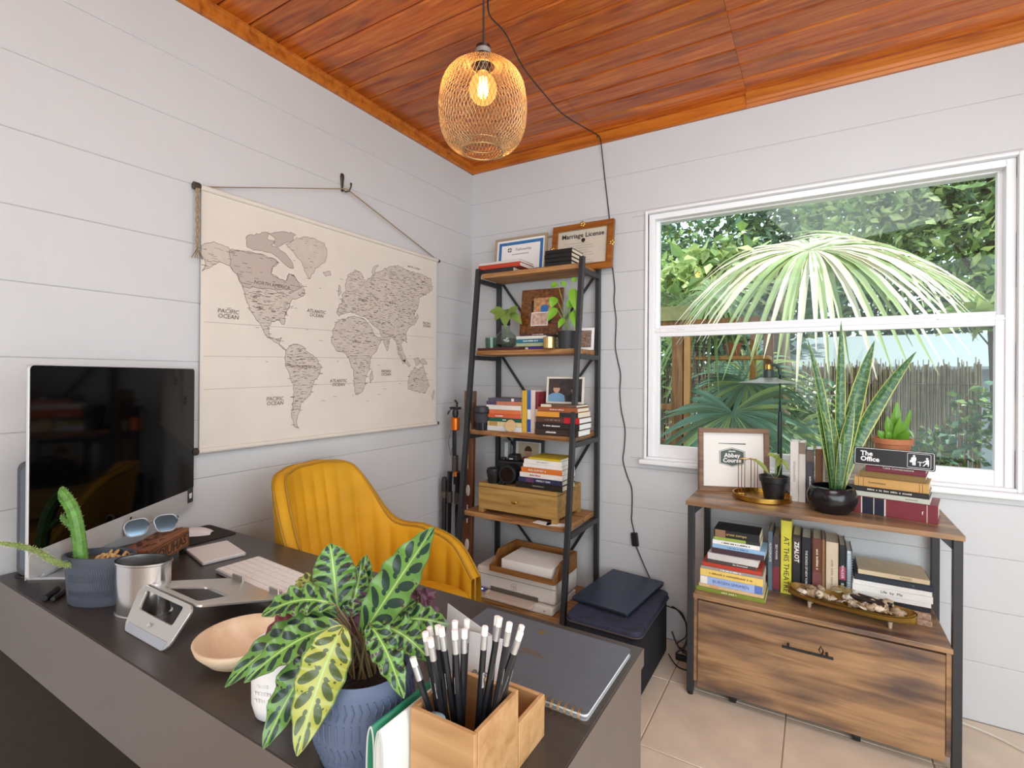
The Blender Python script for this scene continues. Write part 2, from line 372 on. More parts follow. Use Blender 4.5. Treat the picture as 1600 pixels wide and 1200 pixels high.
def leafcloud(name, blobs, count, size, mats, parent, seed=1, asp=.5):
    rnd = random.Random(seed); b = MB(); nm = len(mats)
    tot = sum(r[3]*r[4]*r[5] for r in blobs) if blobs else 1
    for bx in blobs:
        n = int(count*bx[3]*bx[4]*bx[5]/tot)
        for _ in range(n):
            d = V((rnd.gauss(0, 1), rnd.gauss(0, 1), rnd.gauss(0, 1))).normalized()*(rnd.random()**.45)
            p = V((bx[0]+d.x*bx[3], bx[1]+d.y*bx[4], bx[2]+d.z*bx[5]))
            a = V((rnd.gauss(0, 1), rnd.gauss(0, 1), rnd.gauss(-.3, .7))).normalized(); s, t = frame_of(a)
            q = rnd.uniform(0, 2*PI); sd = s*math.cos(q)+t*math.sin(q)
            l = size*rnd.uniform(.6, 1.3); w_ = l*asp; n_ = a.cross(sd)*(l*.12)
            b.add([p, p+a*l*.45+sd*w_*.5-n_, p+a*l, p+a*l*.45-sd*w_*.5-n_], [(0, 1, 2), (0, 2, 3)], None, rnd.randrange(nm))
    o = b.build(name, mats, parent); o['kind'] = 'stuff'; return o
def tree(label, base, blobs, count, size, mats, trunk=.06, seed=1, asp=.5, name='garden_tree', cat='tree', group='trees and shrubs in the garden', branches=6):
    t = thing(name, label, cat, base, group=group); B = V(base)
    rel = [(x-B.x, y-B.y, z-B.z, a, b_, c) for x, y, z, a, b_, c in blobs]
    b = MB(); rnd = random.Random(seed)
    top = V(rel[0][:3])
    b.tube([V((0, 0, -.05)), top*.35+V((.04, .02, 0)), top*.7, top], [trunk, trunk*.85, trunk*.6, trunk*.3], 8)
    for i in range(branches):
        e = rel[i % len(rel)]; tip = V(e[:3])+V((rnd.uniform(-.7, .7)*e[3], rnd.uniform(-.7, .7)*e[4], rnd.uniform(-.3, .8)*e[5])); s = top*rnd.uniform(.4, .9)
        b.tube([s, (s+tip)/2+V((0, 0, .06)), tip], [trunk*.4, trunk*.28, trunk*.1], 6)
    b.build('trunk', M_bark, t, smooth=True); leafcloud('foliage', rel, count, size, mats, t, seed, asp)
    return t
tree('dense leafy evergreen tree filling the top right of the window', (3.5, 4.6, -.2), [(3.4, 4.6, 3.4, 1.2, .9, 1.5), (4.3, 4.4, 3.0, 1.0, .8, 1.5), (2.5, 4.9, 3.7, 1.0, .8, 1.2), (3.6, 4.2, 2.2, .8, .5, .5)], 9000, .13, [L_dark, L_mid, L_mid, L_pale], .10, 3)
tree('tall shady tree behind the pale palm frond, far left of the window', (.6, 6.5, -.2), [(.5, 6.5, 3.0, 1.6, .9, 1.8), (-.8, 6.3, 2.6, 1.2, .8, 1.8), (1.7, 6.6, 3.6, 1.2, .8, 1.5)], 7000, .16, [L_dark, L_dark, L_mid, L_blue], .12, 4)
tree('far dark tree line seen between the palm and the fence', (2.4, 8.6, -.2), [(2.2, 8.6, 2.6, 1.8, .7, 1.5), (4.2, 8.4, 3.0, 1.8, .7, 1.8), (.4, 8.8, 2.4, 1.6, .7, 1.6), (6.2, 8.2, 3.2, 1.6, .7, 2.0), (-1.6, 8.6, 2.8, 1.6, .7, 2.0), (2.8, 8.7, 4.8, 2.6, .7, 1.2)], 12000, .22, [L_dark, L_dark, L_mid], .12, 5)
tree('shrub with large round yellow green leaves at the right of the window', (3.15, 1.7, -.2), [(3.05, 1.7, 1.82, .38, .25, .20), (2.75, 1.8, 1.74, .30, .2, .10), (3.2, 1.75, 1.55, .35, .25, .12)], 150, .17, [L_pale, L_pale, L_mid], .025, 6, .85, 'large_leaf_shrub', 'shrub')
tree('ivy covered shrub climbing the fence at the right', (3.45, 3.65, -.2), [(3.3, 3.65, .95, .4, .2, .35), (3.75, 3.55, .7, .4, .2, .4), (2.9, 3.6, .6, .3, .2, .3)], 1100, .08, [L_dark, L_mid, L_blue], .03, 7, .7, 'climbing_shrub', 'shrub')
tree('small white flowering bush against the reed fence', (1.75, 3.5, -.2), [(1.75, 3.5, 1.0, .38, .25, .35), (1.55, 3.4, .6, .35, .25, .35)], 1300, .07, [L_mid, L_dark, mat('white petal', '#eeeadf', .6), L_blue], .02, 8, .7, 'flowering_bush', 'shrub')
tree('low green ground plants under the right of the window', (2.9, 1.9, -.22), [(2.6, 1.8, .25, .8, .3, .3), (3.4, 2.0, .3, .6, .3, .3), (1.9, 2.0, .2, .6, .3, .3)], 1500, .11, [L_mid, L_dark, L_blue], .015, 9, .4, 'ground_plant', 'plant')
tree('leafy bush behind the timber cage at the left of the window', (.1, 4.2, -.2), [(.1, 4.2, 1.2, .6, .35, .8), (.9, 4.5, 1.1, .5, .35, .5), (-.6, 4.3, 1.3, .6, .35, .9)], 2600, .10, [L_mid, L_pale, L_dark], .03, 10)
tree('bright green broad leafed tree at the top left of the window', (.75, 3.6, -.2), [(.55, 3.6, 2.35, .55, .4, .5), (1.0, 3.8, 2.6, .4, .3, .4)], 700, .2, [L_mid, L_pale], .04, 11, .55)
# fan palms
def frond(parent, hub, normal, droop, nl, L, mats, spread=2*PI, rot=0, fold=.35, seed=0, wd=.05, stem=None):
    rnd = random.Random(seed); n = V(normal).normalized(); s, t = frame_of(n); b = MB(); hub = V(hub)
    for i in range(nl):
        a = rot+spread*(i/nl-.5)+rnd.uniform(-.03, .03); d = (s*math.cos(a)+t*math.sin(a)); l = L*rnd.uniform(.85, 1.1); side = d.cross(n)
        m = rnd.choices(range(len(mats)), [5, 3, 2][:len(mats)])[0]; g = droop*rnd.uniform(.8, 1.25)
        ring_ = []
        for k_ in range(8):
            q = k_/7; p = hub+d*(l*q)+n*(.10*l*math.sin(q*PI*.6))-V((0, 0, 1))*(g*l*q**2.2); w_ = wd*l*(math.sin(min(1, q*1.6+.08)*PI*.5))*(1-q**3)*.5+.0015
            ring_.append((p-side*w_+n*w_*fold, p, p+side*w_+n*w_*fold))
        vs = [x for r_ in ring_ for x in r_]; fs = []
        for k_ in range(7):
            o = k_*3; fs += [(o, o+3, o+4, o+1), (o+1, o+4, o+5, o+2)]
        b.add(vs, fs, None, m)
    if stem is not None: b.tube([V(stem), (V(stem)+hub)/2+V((0, 0, .12)), hub], [.016, .012, .008], 6, len(mats)-1)
    return b.build('frond', mats, parent)
pm = thing('fan_palm', 'fan palm with a large pale drooping frond hanging across the window', 'palm', (1.5, 3.3, -.2))
pm_b = V((1.5, 3.3, -.2))
def loc(p): return V(p)-pm_b
MB().tube([V((0, 0, -.05)), V((.02, .02, .7)), V((.05, .03, 1.5)), V((0, 0, 2.45))], [.10, .085, .08, .07], 10).build('trunk', M_bark, pm, smooth=True)
ctr = (0, 0, 2.4)
frond(pm, loc((1.80, 1.75, 2.24)), (.05, -.45, .9), .60, 84, .93, [L_sunlit, L_palm, L_sunlit], spread=2*PI, seed=1, wd=.055, stem=ctr)
frond(pm, loc((2.3, 2.2, 2.22)), (.5, -.3, .8), .35, 56, .85, [L_palm, L_sunlit, L_palm], seed=2, wd=.055, stem=ctr)
frond(pm, loc((1.0, 2.6, 2.1)), (-.4, -.6, .7), .5, 50, .8, [L_palm, L_mid], seed=3, stem=ctr)
frond(pm, loc((1.25, 3.0, 1.3)), (-.2, -.8, .5), .5, 44, .7, [L_blue, L_palm], seed=5, stem=(0, 0, 2.2))
p2 = thing('fan_palm', 'low young fan palm with glossy blue green fronds behind the desk lamp', 'palm', (1.35, 2.1, -.2), group=None)
for i, (hx, hy, hz, nx, ny, nz, L_, sd_) in enumerate([(1.28, 1.75, 1.02, -.1, -.75, .6, .62, 1), (1.05, 1.95, .75, -.4, -.7, .5, .5, 2), (1.62, 2.0, .85, .4, -.7, .5, .55, 3), (1.35, 2.1, 1.25, 0, -.5, .8, .5, 4)]):
    frond(p2, V((hx-1.35, hy-2.1, hz+.2)), (nx, ny, nz), .28, 30, L_, [L_blue, L_palm, L_dark], spread=1.5*PI, rot=-PI/2, seed=20+sd_, wd=.09, stem=(0, 0, .1))
MB().tube([V((0, 0, -.05)), V((0, 0, .3))], [.06, .04], 8).build('trunk', M_bark, p2)
# reed fence, boards, neighbouring roof
M_reed = mat('weathered reed', '#8b7964', .85, vary=.3, vscale=14)
fe = thing('reed_fence', 'weathered grey brown reed screen fence across the garden', 'fence', (1.9, 4.0, -.25))
b = MB(); rnd = random.Random(4)
x = -2.6
while x < 1.32:
    h = 1.72+rnd.uniform(-.06, .05); r_ = rnd.uniform(.006, .010); yy = rnd.uniform(-.008, .008)
    b.tube([(x+.008, yy+.02, 0), (x+.008, yy+.02, h-.05)], r_*1.1, 4); b.tube([(x, yy, 0), (x+rnd.uniform(-.01, .01), yy, h*.5), (x+rnd.uniform(-.02, .02), yy+rnd.uniform(-.01, .01), h)], [r_, r_*.95, r_*.6], 5); x += .0165
o = b.build('reed_canes', M_reed, fe); o['kind'] = 'stuff'
for z in (.35, .95, 1.5): MB().cyl((-2.6, -.02, z), (1.32, -.02, z), .004, n=6).build('binding_wire', M_bark, fe)
for px_ in (-2.4, -.9, .5, 1.3): MB().cyl((px_, .05, -.1), (px_, .05, 1.7), .03, n=8).build('post', M_bark, fe)
bf = thing('board_fence', 'pinkish weathered timber board fence at the right of the window', 'fence', (3.7, 4.05, -.25))
M_board = wood('weathered pink board', ['#9c7f70', '#b99a88', '#cdb1a0'], axis=2, rough=.85, rnd=.12)
for i in range(9): MB().box(i*.16-.2, 0, 0, i*.16-.05, .02, 1.86+.02*(i % 3)).build('board', M_board, bf, bevel=.003)
for z in (.4, 1.5): MB().box(-.22, .02, z, 1.25, .06, z+.08).build('rail', M_board, bf)
nr = thing('neighbour_shed', 'neighbouring shed with pale blue grey metal roof behind the fence', 'building', (3.0, 6.6, -.25))
MB().box(-2.2, 0, 0, 2.2, 1.5, 1.75).build('wall', mat('pale blue siding', '#b9c4cf', .7), nr)
MB().add([(-2.5, -.35, 1.72), (2.5, -.35, 1.72), (2.5, 1.0, 2.25), (-2.5, 1.0, 2.25), (-2.5, -.35, 1.68), (2.5, -.35, 1.68), (2.5, 1.0, 2.2), (-2.5, 1.0, 2.2)], [(0, 1, 2, 3), (7, 6, 5, 4), (0, 4, 5, 1), (2, 6, 7, 3), (1, 5, 6, 2), (3, 7, 4, 0)]).build('roof', mat('grey metal roof', '#aeb6bf', .45, metal=.3), nr)
# bare twigs in front of the board fence
tw = thing('bare_twigs', 'tangle of bare pale twigs in front of the board fence', 'branches', (3.2, 3.4, -.25))
b = MB(); rnd = random.Random(12)
for i in range(46):
    p = V((rnd.uniform(-.7, .7), rnd.uniform(-.15, .15), rnd.uniform(.1, .5))); d = V((rnd.uniform(-1, 1), rnd.uniform(-.3, .3), rnd.uniform(.1, 1.0))).normalized(); l = rnd.uniform(.25, .7)
    b.tube([p, p+d*l*.5+V((0, 0, rnd.uniform(-.06, .06))), p+d*l], [.006, .005, .002], 5)
b.build('twig_tangle', mat('pale twig', '#b3a79b', .9), tw)['kind'] = 'stuff'
# timber cage with clear roof at the left
cg = thing('timber_cage', 'open timber plant cage with wire mesh and a clear roof outside at the left', 'cage', (.9, 1.9, -.2))
M_cw = wood('brown stained timber', ['#6b4228', '#8d5c38', '#a4764c'], axis=2, rough=.7, rnd=.1); M_cw2 = wood('orange pine stick', ['#b97c46', '#cf955c'], axis=2, rough=.7, rnd=.1)
def cbox(n_, x0, y0, z0, x1, y1, z1, m=M_cw): return MB().box(x0, y0, z0, x1, y1, z1).build(n_, m, cg, bevel=.002)
cbox('post', -.12, -.05, 0, -.03, .04, 2.02); cbox('post', -.02, -.05, 0, .03, 0, 2.02, M_cw2); cbox('post', -1.0, -.05, 0, -.92, .04, 2.02)
cbox('post', .42, .6, 0, .47, .65, 1.9, M_cw2); cbox('post', .52, .75, 0, .6, .83, 1.9); cbox('post', .2, -.02, 0, .24, .02, 1.0, M_cw2)
cbox('beam', -1.1, -.08, 1.98, .02, -.03, 2.10, mat('grey green timber', '#8d8458', .8, vary=.15)); cbox('beam', -1.1, -.06, 1.90, -.02, -.03, 1.98)
cbox('rail', -1.0, -.04, 1.22, -.12, 0, 1.27); cbox('rail', -1.0, -.04, .86, -.05, 0, .96); cbox('rail', -.1, .0, 1.94, .6, .7, 1.99, M_cw); cbox('shelf_board', .0, .3, 1.66, .6, .62, 1.69, M_cw2)
MB().box(.22, .33, .98, .27, .38, 1.02).build('bracket', M_cw2, cg)
b = MB()
for i in range(36): b.cyl((.02, 0, 1.0+i*.026), (.40, .58, 1.0+i*.026), .0012, n=4, caps=False)
for i in range(15): b.cyl((.02+.38*i/14, .58*i/14, .95), (.02+.38*i/14, .58*i/14, 1.92), .0012, n=4, caps=False)
b.build('wire_mesh', M_blackm, cg)['kind'] = 'stuff'
MB().grid(lambda u, v: (-1.15+1.95*u, -.2+1.0*v, 2.20-.30*max(0, u-.55)*1.6+.012*math.sin(u*90)), 90, 2).build('clear_roof_sheet', glass('corrugated plastic', '#eef2ee', .15, .82), cg, smooth=True)
pp = thing('hanging_planter', 'terracotta plant pot on the cage shelf outside', 'plant pot', (1.2, 2.36, 1.49))
MB().lathe([(0, 0), (.05, 0), (.065, .1), (.072, .1), (.072, .12), (.06, .12), (.055, .02), (0, .02)]).build('pot', mat('red clay', '#b5664a', .8), pp, smooth=True)
leafcloud('leaves', [(0, 0, .17, .07, .07, .07)], 60, .06, [L_mid, L_pale], pp, 5)
pp = thing('plastic_planter', 'black plastic plant pot with leaves at the foot of the cage', 'plant pot', (1.25, 2.3, .86))
MB().lathe([(0, 0), (.08, 0), (.1, .16), (.108, .16), (.108, .19), (.095, .19), (.08, .03), (0, .03)]).build('pot', M_black, pp, smooth=True)
leafcloud('leaves', [(0, 0, .3, .14, .14, .12)], 120, .12, [L_mid, L_pale, L_dark], pp, 6, .35)
MB().box(-.2, -.2, -1.06, .2, .2, 0).build('stand', M_cw, pp)
# ================================================================ FURNITURE
DZ = .77
# ---- desk
M_desk = mat('black brown desk laminate', '#3f3731', .32, spec=.5, vary=.10, vscale=9, bump=.03, bscale=60, stretch=(1, 6, 6))
dk = thing('desk', 'long black brown office desk standing against the left wall', 'desk', (.775, -1.855, 0))
def dbox(n_, x0, y0, z0, x1, y1, z1, bv=.0025, m=None): return MB().box(x0-.775, y0+1.855, z0, x1-.775, y1+1.855, z1).build(n_, m or M_desk, dk, bevel=bv)
M_edge_sheen = mat('taupe brown laminate with painted sheen', '#665b54', .38, spec=.5, vary=.05, vscale=9)  # lighter tone paints the bright room's reflection onto desk panels and edges
dbox('desktop', .006, -2.13, .735, 1.55, -1.58, DZ); dbox('front_panel', .03, -2.128, .59, 1.528, -2.108, .7345, m=M_edge_sheen); dbox('edge_sheen', .006, -2.1312, .7355, 1.5505, -2.1302, DZ-.0008, 0, M_edge_sheen); dbox('edge_sheen', 1.5502, -2.13, .7355, 1.5512, -1.58, DZ-.0008, 0, M_edge_sheen)  # thin strips added on the desktop edges to carry the painted reflection
dbox('side_panel', 1.528, -2.125, 0, 1.548, -1.585, .7345, m=M_edge_sheen); dbox('side_panel', .008, -2.125, 0, .028, -1.585, .7345); dbox('modesty_panel', .03, -1.80, .25, 1.528, -1.785, .7345)
MB().lathe([(.018, .0005), (.02, .003), (.027, .003), (.028, .0002)], 24).build('cable_grommet', M_black, dk, loc=(.055-.775, -2.075+1.855, DZ), smooth=True)
MB().lathe([(0, .0006), (.018, .0006)], 20).build('grommet_hole', mat('hole black', '#050505', .9), dk, loc=(.055-.775, -2.075+1.855, DZ))
# ---- ladder shelf
M_shelf = wood('rustic brown shelf board', ['#6e4526', '#9a6a3e', '#b98956', '#8a5a33'], axis=0, rough=.6, scale=1.3, knots=.35, bump=.25, rnd=.12)
LS = [1.868, 1.44, 1.012, .587, .172]
def legy(z): return -.25-(1.88-z)*.1135
ls = thing('ladder_shelf', 'leaning five tier ladder shelf with dark metal frame and rustic boards', 'shelf', (.535, -.25, 0))
def P(x, y, z): return V((x-.535, y+.25, z))
def bar(b, p0, p1, wx, wy):
    d = (p1-p0); b.add([p0+V((sx*wx, sy*wy, 0)) for sx, sy in ((-1, -1), (1, -1), (1, 1), (-1, 1))]+[p1+V((sx*wx, sy*wy, 0)) for sx, sy in ((-1, -1), (1, -1), (1, 1), (-1, 1))],
        [(3, 2, 1, 0), (4, 5, 6, 7), (0, 1, 5, 4), (1, 2, 6, 5), (2, 3, 7, 6), (3, 0, 4, 7)]); return b
for x in (.224, .846):
    bar(MB(), P(x, legy(0), 0), P(x, legy(1.895), 1.895), .012, .013).build('front_leg', M_blackm, ls, bevel=.002)
    bar(MB(), P(x, -.034, 0), P(x, -.034, 1.885), .012, .013).build('rear_leg', M_blackm, ls, bevel=.002)
for z in LS:
    yf = legy(z)+.012
    b = MB().box(.238-.535, yf+.25, z-.026, .832-.535, -.03+.25, z); b.build('shelf_board', M_shelf, ls, bevel=.003)
    for x in (.224, .846): MB().box(x-.535-.011, yf+.25+.004, z-.052, x-.535+.011, -.046+.25, z-.027).build('side_rail', M_blackm, ls, bevel=.0015)
    if z > .2:
        b = MB(); b.box(.236-.535, yf+.252, z-.05, .834-.535, yf+.27, z-.027)
for z0, z1 in ((1.44, 1.842), (1.012, 1.414), (.587, .986), (.172, .56)):
    bar(MB(), P(.246, -.026, z1), P(.535 if z0 > 1 else .60, -.026, z0+.02), .009, .003).build('brace', M_blackm, ls)
    bar(MB(), P(.824, -.026, z1), P(.535 if z0 > 1 else .60, -.026, z0+.02), .009, .003).build('brace', M_blackm, ls)
# ---- rustic filing cabinet
M_cab = wood('rustic brown cabinet laminate', ['#6a4a33', '#93704e', '#ad8760', '#86654a'], axis=0, rough=.38, scale=.75, knots=.85, kpos=(.46, .68), kcol='#453a3c', ks=(4, 13), bump=.06, rnd=.03, spec=.5)
cb_ = thing('filing_cabinet', 'rustic brown filing cabinet with open shelf and black metal legs under the window', 'cabinet', (1.819, -.213, 0))
def cbx(n_, x0, y0, z0, x1, y1, z1, m=M_cab, bv=.0015, par=None): return MB().box(x0-1.819, y0+.213, z0, x1-1.819, y1+.213, z1).build(n_, m, par or cb_, bevel=bv)
ZT, ZM = .795, .42
cbx('top', 1.381, -.411, ZT-.018, 2.256, -.016, ZT)
for x in (1.388, 2.226):
    for y in (-.405, -.045): cbx('leg', x, y, .012, x+.026, y+.025, ZT-.018, M_blackm, .002); MB().cyl((x+.013-1.819, y+.0125+.213, 0), (x+.013-1.819, y+.0125+.213, .0115), .011, n=12).build('foot', M_black, cb_)
for x, s_ in ((1.414, 1), (2.226, -1)):
    MB().prism([(0, 0), (s_*.035, 0), (0, -.035)], 0, .003, frameM((x-1.819, -.393+.213, ZT-.018), (1, 0, 0), (0, 0, 1))).build('corner_bracket', M_blackm, cb_)
cbx('shelf', 1.412, -.408, ZM-.018, 2.228, -.03, ZM)
cbx('side_panel', 1.414, -.40, .06, 1.429, -.03, ZM-.018); cbx('side_panel', 2.211, -.40, .06, 2.226, -.03, ZM-.018); cbx('back_panel', 1.43, -.04, .06, 2.21, -.03, ZM-.018); cbx('bottom_panel', 1.43, -.39, .06, 2.21, -.042, .075)
dr = cbx('drawer', 1.432, -.410, .045, 2.208, -.392, ZM-.024, bv=.001)
hb = MB(); hb.box(1.735-1.819, -.446+.213, .305, 1.897-1.819, -.438+.213, .313)
for x in (1.755, 1.877): hb.box(x-.004-1.819, -.439+.213, .305, x+.004-1.819, -.41+.213, .313)
hb.build('handle', M_black, dr, bevel=.001)
MB().tube([V((1.86-1.819, -.443+.213, .313)), V((1.853-1.819, -.447+.213, .33)), V((1.858-1.819, -.447+.213, .345)), V((1.866-1.819, -.445+.213, .33)), V((1.862-1.819, -.443+.213, .313))], .0025, 6).build('cord_loop', M_black, dr)
for x in (1.56, 1.97):
    MB().cyl((x-1.819-.012, -.36+.213, .025), (x-1.819+.012, -.36+.213, .025), .025, n=18).build('caster', M_black, cb_, bevel=.003); MB().box(x-1.819-.008, -.37+.213, .045, x-1.819+.008, -.35+.213, .061).build('caster_mount', M_blackm, cb_)
# ---- mustard velvet chair
M_velvet = mat('mustard velvet', '#d09a1e', .62, sheen=.6, vary=.14, vscale=5, bump=.04, bscale=350, spec=.25)
chx = thing('velvet_chair', 'mustard yellow velvet tub chair with channel tufting behind the desk', 'chair', (.52, -1.265, 0), math.radians(10))
CP = [(.28, -.235), (.17, -.275), (.02, -.290), (-.13, -.275), (-.235, -.205), (-.278, -.10), (-.285, 0)]
HT = [.545, .65, .695, .72, .925, .962, .966]
CP = CP+[(x, -y) for x, y in CP[-2::-1]]; HT = HT+HT[-2::-1]
def cat(Pv, t):
    n = len(Pv)-1; f_ = t*n; i = min(int(f_), n-1); q = f_-i
    p = [Pv[max(0, i-1)], Pv[i], Pv[i+1], Pv[min(n, i+2)]]
    def h(a, b, c, d): return .5*((2*b)+(-a+c)*q+(2*a-5*b+4*c-d)*q*q+(-a+3*b-3*c+d)*q**3)
    return tuple(h(*[v_[k_] for v_ in p]) for k_ in range(len(Pv[0])))
def shell(sv, inset, zf):
    x, y = cat(CP, sv); x2, y2 = cat(CP, min(1, sv+.004)); x1, y1 = cat(CP, max(0, sv-.004)); tx, ty = x2-x1, y2-y1; l_ = math.hypot(tx, ty); nx, ny = ty/l_, -tx/l_
    if nx*x+ny*y > 0: nx, ny = -nx, -ny          # inward normal
    h_, = cat([(v_,) for v_ in HT], sv); z = .40+(h_-.40)*zf
    lean = -.075*max(0, (z-.5)/.45)*(.35+.65*max(0, -x/.285))
    return V((x+nx*inset-nx*.0+lean*(1 if x < .0 else .0)*max(0, -x/.285), y+ny*inset+ny*lean*.25, z))
NCH = 20
def shellfn(u, v):
    ch = .011*abs(math.sin(u*PI*NCH))
    if v < .45: q = v/.45; return shell(u, .048+ch*min(1, 4*(1-q))*1.0, q*.985)
    if v < .55: a = (v-.45)/.1*PI; return shell(u, .024+(.024+ch*0)*math.cos(a), .985+.02*math.sin(a))
    q = (1-v)/.45; return shell(u, 0-.006*math.sin(q*PI), q*.985)
MB().grid(shellfn, 220, 26).build('backrest', M_velvet, chx, smooth='all')
b = MB()
b.tube([shell(i/90, .044, .992)+V((0, 0, .002)) for i in range(91)], .0045, 8); b.tube([shell(i/90, .004, .992)+V((0, 0, .002)) for i in range(91)], .0045, 8)
for u_ in (0.0, 1.0): b.tube([shell(u_, .03, i/20) for i in range(21)], .0045, 8)
b.build('piping', mat('darker mustard piping', '#a67a18', .6, sheen=.4), chx, smooth='all')
def seatfn(u, v):
    a = 2*PI*u; rr_ = (abs(math.cos(a))**3.2+abs(math.sin(a))**3.2)**(-1/3.2); e = [0, .5, .9, 1.0, 1.02, 1.0, .9, 0][int(round(v*7))]; z = [.515, .514, .508, .495, .465, .43, .415, .415][int(round(v*7))]
    return V((.03+.262*rr_*e*math.cos(a), .232*rr_*e*math.sin(a), z))
MB().grid(seatfn, 48, 7).build('seat', M_velvet, chx, smooth='all')
for sx, sy in ((1, 1), (1, -1), (-1, 1), (-1, -1)):
    MB().tube([V((.14*sx+.02, .14*sy, .415)), V((.2*sx+.02, .2*sy, .2)), V((.24*sx+.02, .24*sy, 0))], [.012, .011, .009], 10).build('leg', M_blackm, chx, smooth=True)
# ---- pendant lamp with swagged cord
LX, LY = 1.045, -1.415
M_wire = mat('tan brass wire', '#b29468', .42, metal=.6)
la = thing('pendant_lamp', 'brass wire mesh pendant lamp with a glowing filament bulb', 'lamp', (LX, LY, 2.18))
PR = [(.034, -.024), (.07, -.030), (.095, -.045), (.113, -.075), (.120, -.115), (.1215, -.15), (.117, -.19), (.105, -.222), (.088, -.243), (.07, -.254), (.055, -.258)]
def prof(t):
    r_, z_ = cat(PR, t); return r_, z_
b = MB(); NW = 68
for d in (1, -1):
    for i in range(NW):
        b.tube([(lambda r_, z_, a: V((r_*math.cos(a), r_*math.sin(a), z_)))(*prof(q/26), 2*PI*i/NW+d*(q/26)*1.25) for q in range(27)], .00062, 4)
b.build('wire_shade', M_wire, la)['kind'] = 'stuff'
for r_, z_, w_ in ((.055, -.258, .002), (.034, -.024, .002)): MB().tube([V((r_*math.cos(2*PI*i/40), r_*math.sin(2*PI*i/40), z_)) for i in range(40)], w_, 6, close=True).build('shade_ring', M_wire, la, smooth='all')
MB().tube([V((.055*math.cos(2*PI*i/40), .055*math.sin(2*PI*i/40), -.238)) for i in range(40)], .0014, 6, close=True).build('shade_ring', M_wire, la, smooth='all')
MB().lathe([(0, .036), (.014, .036), (.0205, .031), (.0215, .01), (.0215, -.03), (.018, -.042), (0, -.042)], 28).build('socket', mat('dark bronze', '#2b1d16', .35, metal=.4), la, smooth=True)
MB().lathe([(.0218, .022), (.0222, .021), (.0222, .010), (.0218, .009)], 28).build('socket_label', mat('label ring', '#77706a', .5), la)
def bulbmat():
    m = glass('glowing amber bulb glass', '#ffd9a0', .03, .95); t = m.node_tree; o = [n for n in t.nodes if n.type == 'OUTPUT_MATERIAL'][0]; src = o.inputs[0].links[0].from_socket
    e = nd(t, 'ShaderNodeEmission'); e.inputs[0].default_value = (1, .55, .16, 1); e.inputs[1].default_value = .55; a = nd(t, 'ShaderNodeAddShader'); t.links.new(src, a.inputs[0]); t.links.new(e.outputs[0], a.inputs[1]); t.links.new(a.outputs[0], o.inputs[0]); return m
MB().lathe([(.013, -.035), (.016, -.045), (.03, -.058), (.0375, -.075), (.0385, -.088), (.035, -.105), (.024, -.120), (.01, -.127), (0, -.128)], 28).build('bulb', bulbmat(), la, smooth='all')
b = MB()
for i in range(6):
    a = 2*PI*i/6; b.cyl((.009*math.cos(a), .009*math.sin(a), -.055), (.012*math.cos(a+.5), .012*math.sin(a+.5), -.105), .0017, n=6)
b.build('filament', mat('glowing filament', '#ffd28c', .5, emit='#ffc36a', es=60), la)
pl_ = bpy.data.lights.new('bulb_light', 'POINT'); pl_.energy = 1.5; pl_.color = (1, .8, .55); pl_.shadow_soft_size = .02
po = bpy.data.objects.new('bulb_light', pl_); col.objects.link(po); po.parent = la; po.location = (0, 0, -.085)
M_cord = mat('dark lamp cord', '#2c2623', .6)
cl = lambda p: V(p)-V((LX, LY, 2.18))
MB().tube([cl((LX, LY, 2.214)), cl((LX, LY, 2.58))], .003, 8).build('hanging_cord', M_cord, la, smooth=True)
MB().tube([cl((LX, LY, 2.6)), cl((LX, LY, 2.575)), cl((LX+.012, LY, 2.567)), cl((LX+.016, LY, 2.578))], .0025, 6).build('ceiling_hook', M_brass, la)
def smooth_path(pts, n=6):
    out = []
    for i in range((len(pts)-1)*n+1): out.append(V(cat(pts, i/((len(pts)-1)*n))))
    return out
pc = [(LX, LY, 2.578), (.95, -1.25, 2.555), (.866, -1.121, 2.55), (.838, -.97, 2.58), (.80, -.774, 2.572), (.78, -.541, 2.575), (.79, -.348, 2.562), (.83, -.06, 2.585), (.845, -.028, 2.575), (.853, -.027, 2.545), (.861, -.006, 2.42), (.869, -.006, 2.351), (.896, -.006, 2.13), (.902, -.006, 1.99), (.916, -.006, 1.87), (.927, -.006, 1.768), (.924, -.006, 1.70), (.936, -.006, 1.6), (.933, -.006, 1.465), (.944, -.006, 1.398), (.962, -.006, 1.314), (.959, -.006, 1.23), (.967, -.006, 1.131), (.988, -.006, 1.032), (.985, -.006, .932), (.979, -.006, .865), (1.003, -.006, .784), (1.027, -.006, .721), (1.028, -.006, .606), (1.026, -.006, .566), (1.042, -.008, .499), (1.049, -.01, .445), (1.09, -.012, .354), (1.123, -.02, .296), (1.16, -.03, .24), (1.2, -.03, .18), (1.29, -.04, .16), (1.31, -.04, .06), (1.27, -.05, .01), (1.34, -.1, .006), (1.42, -.15, .006)]
sw = MB().tube(smooth_path([cl(p) for p in pc], 5), .0028, 6).build('swag_cord', M_cord, la, smooth=True)
MB().box(-.017, -.009, -.034, .017, .009, .034).build('cord_switch', M_black, sw, bevel=.004, loc=cl((1.046, -.012, .468)), rot=(0, -.12, 0))
MB().tube([cl((.832, -.024, 2.62)), cl((.832, -.026, 2.58)), cl((.84, -.03, 2.57)), cl((.846, -.026, 2.585))], .002, 6).build('cord_hook', M_brass, la)
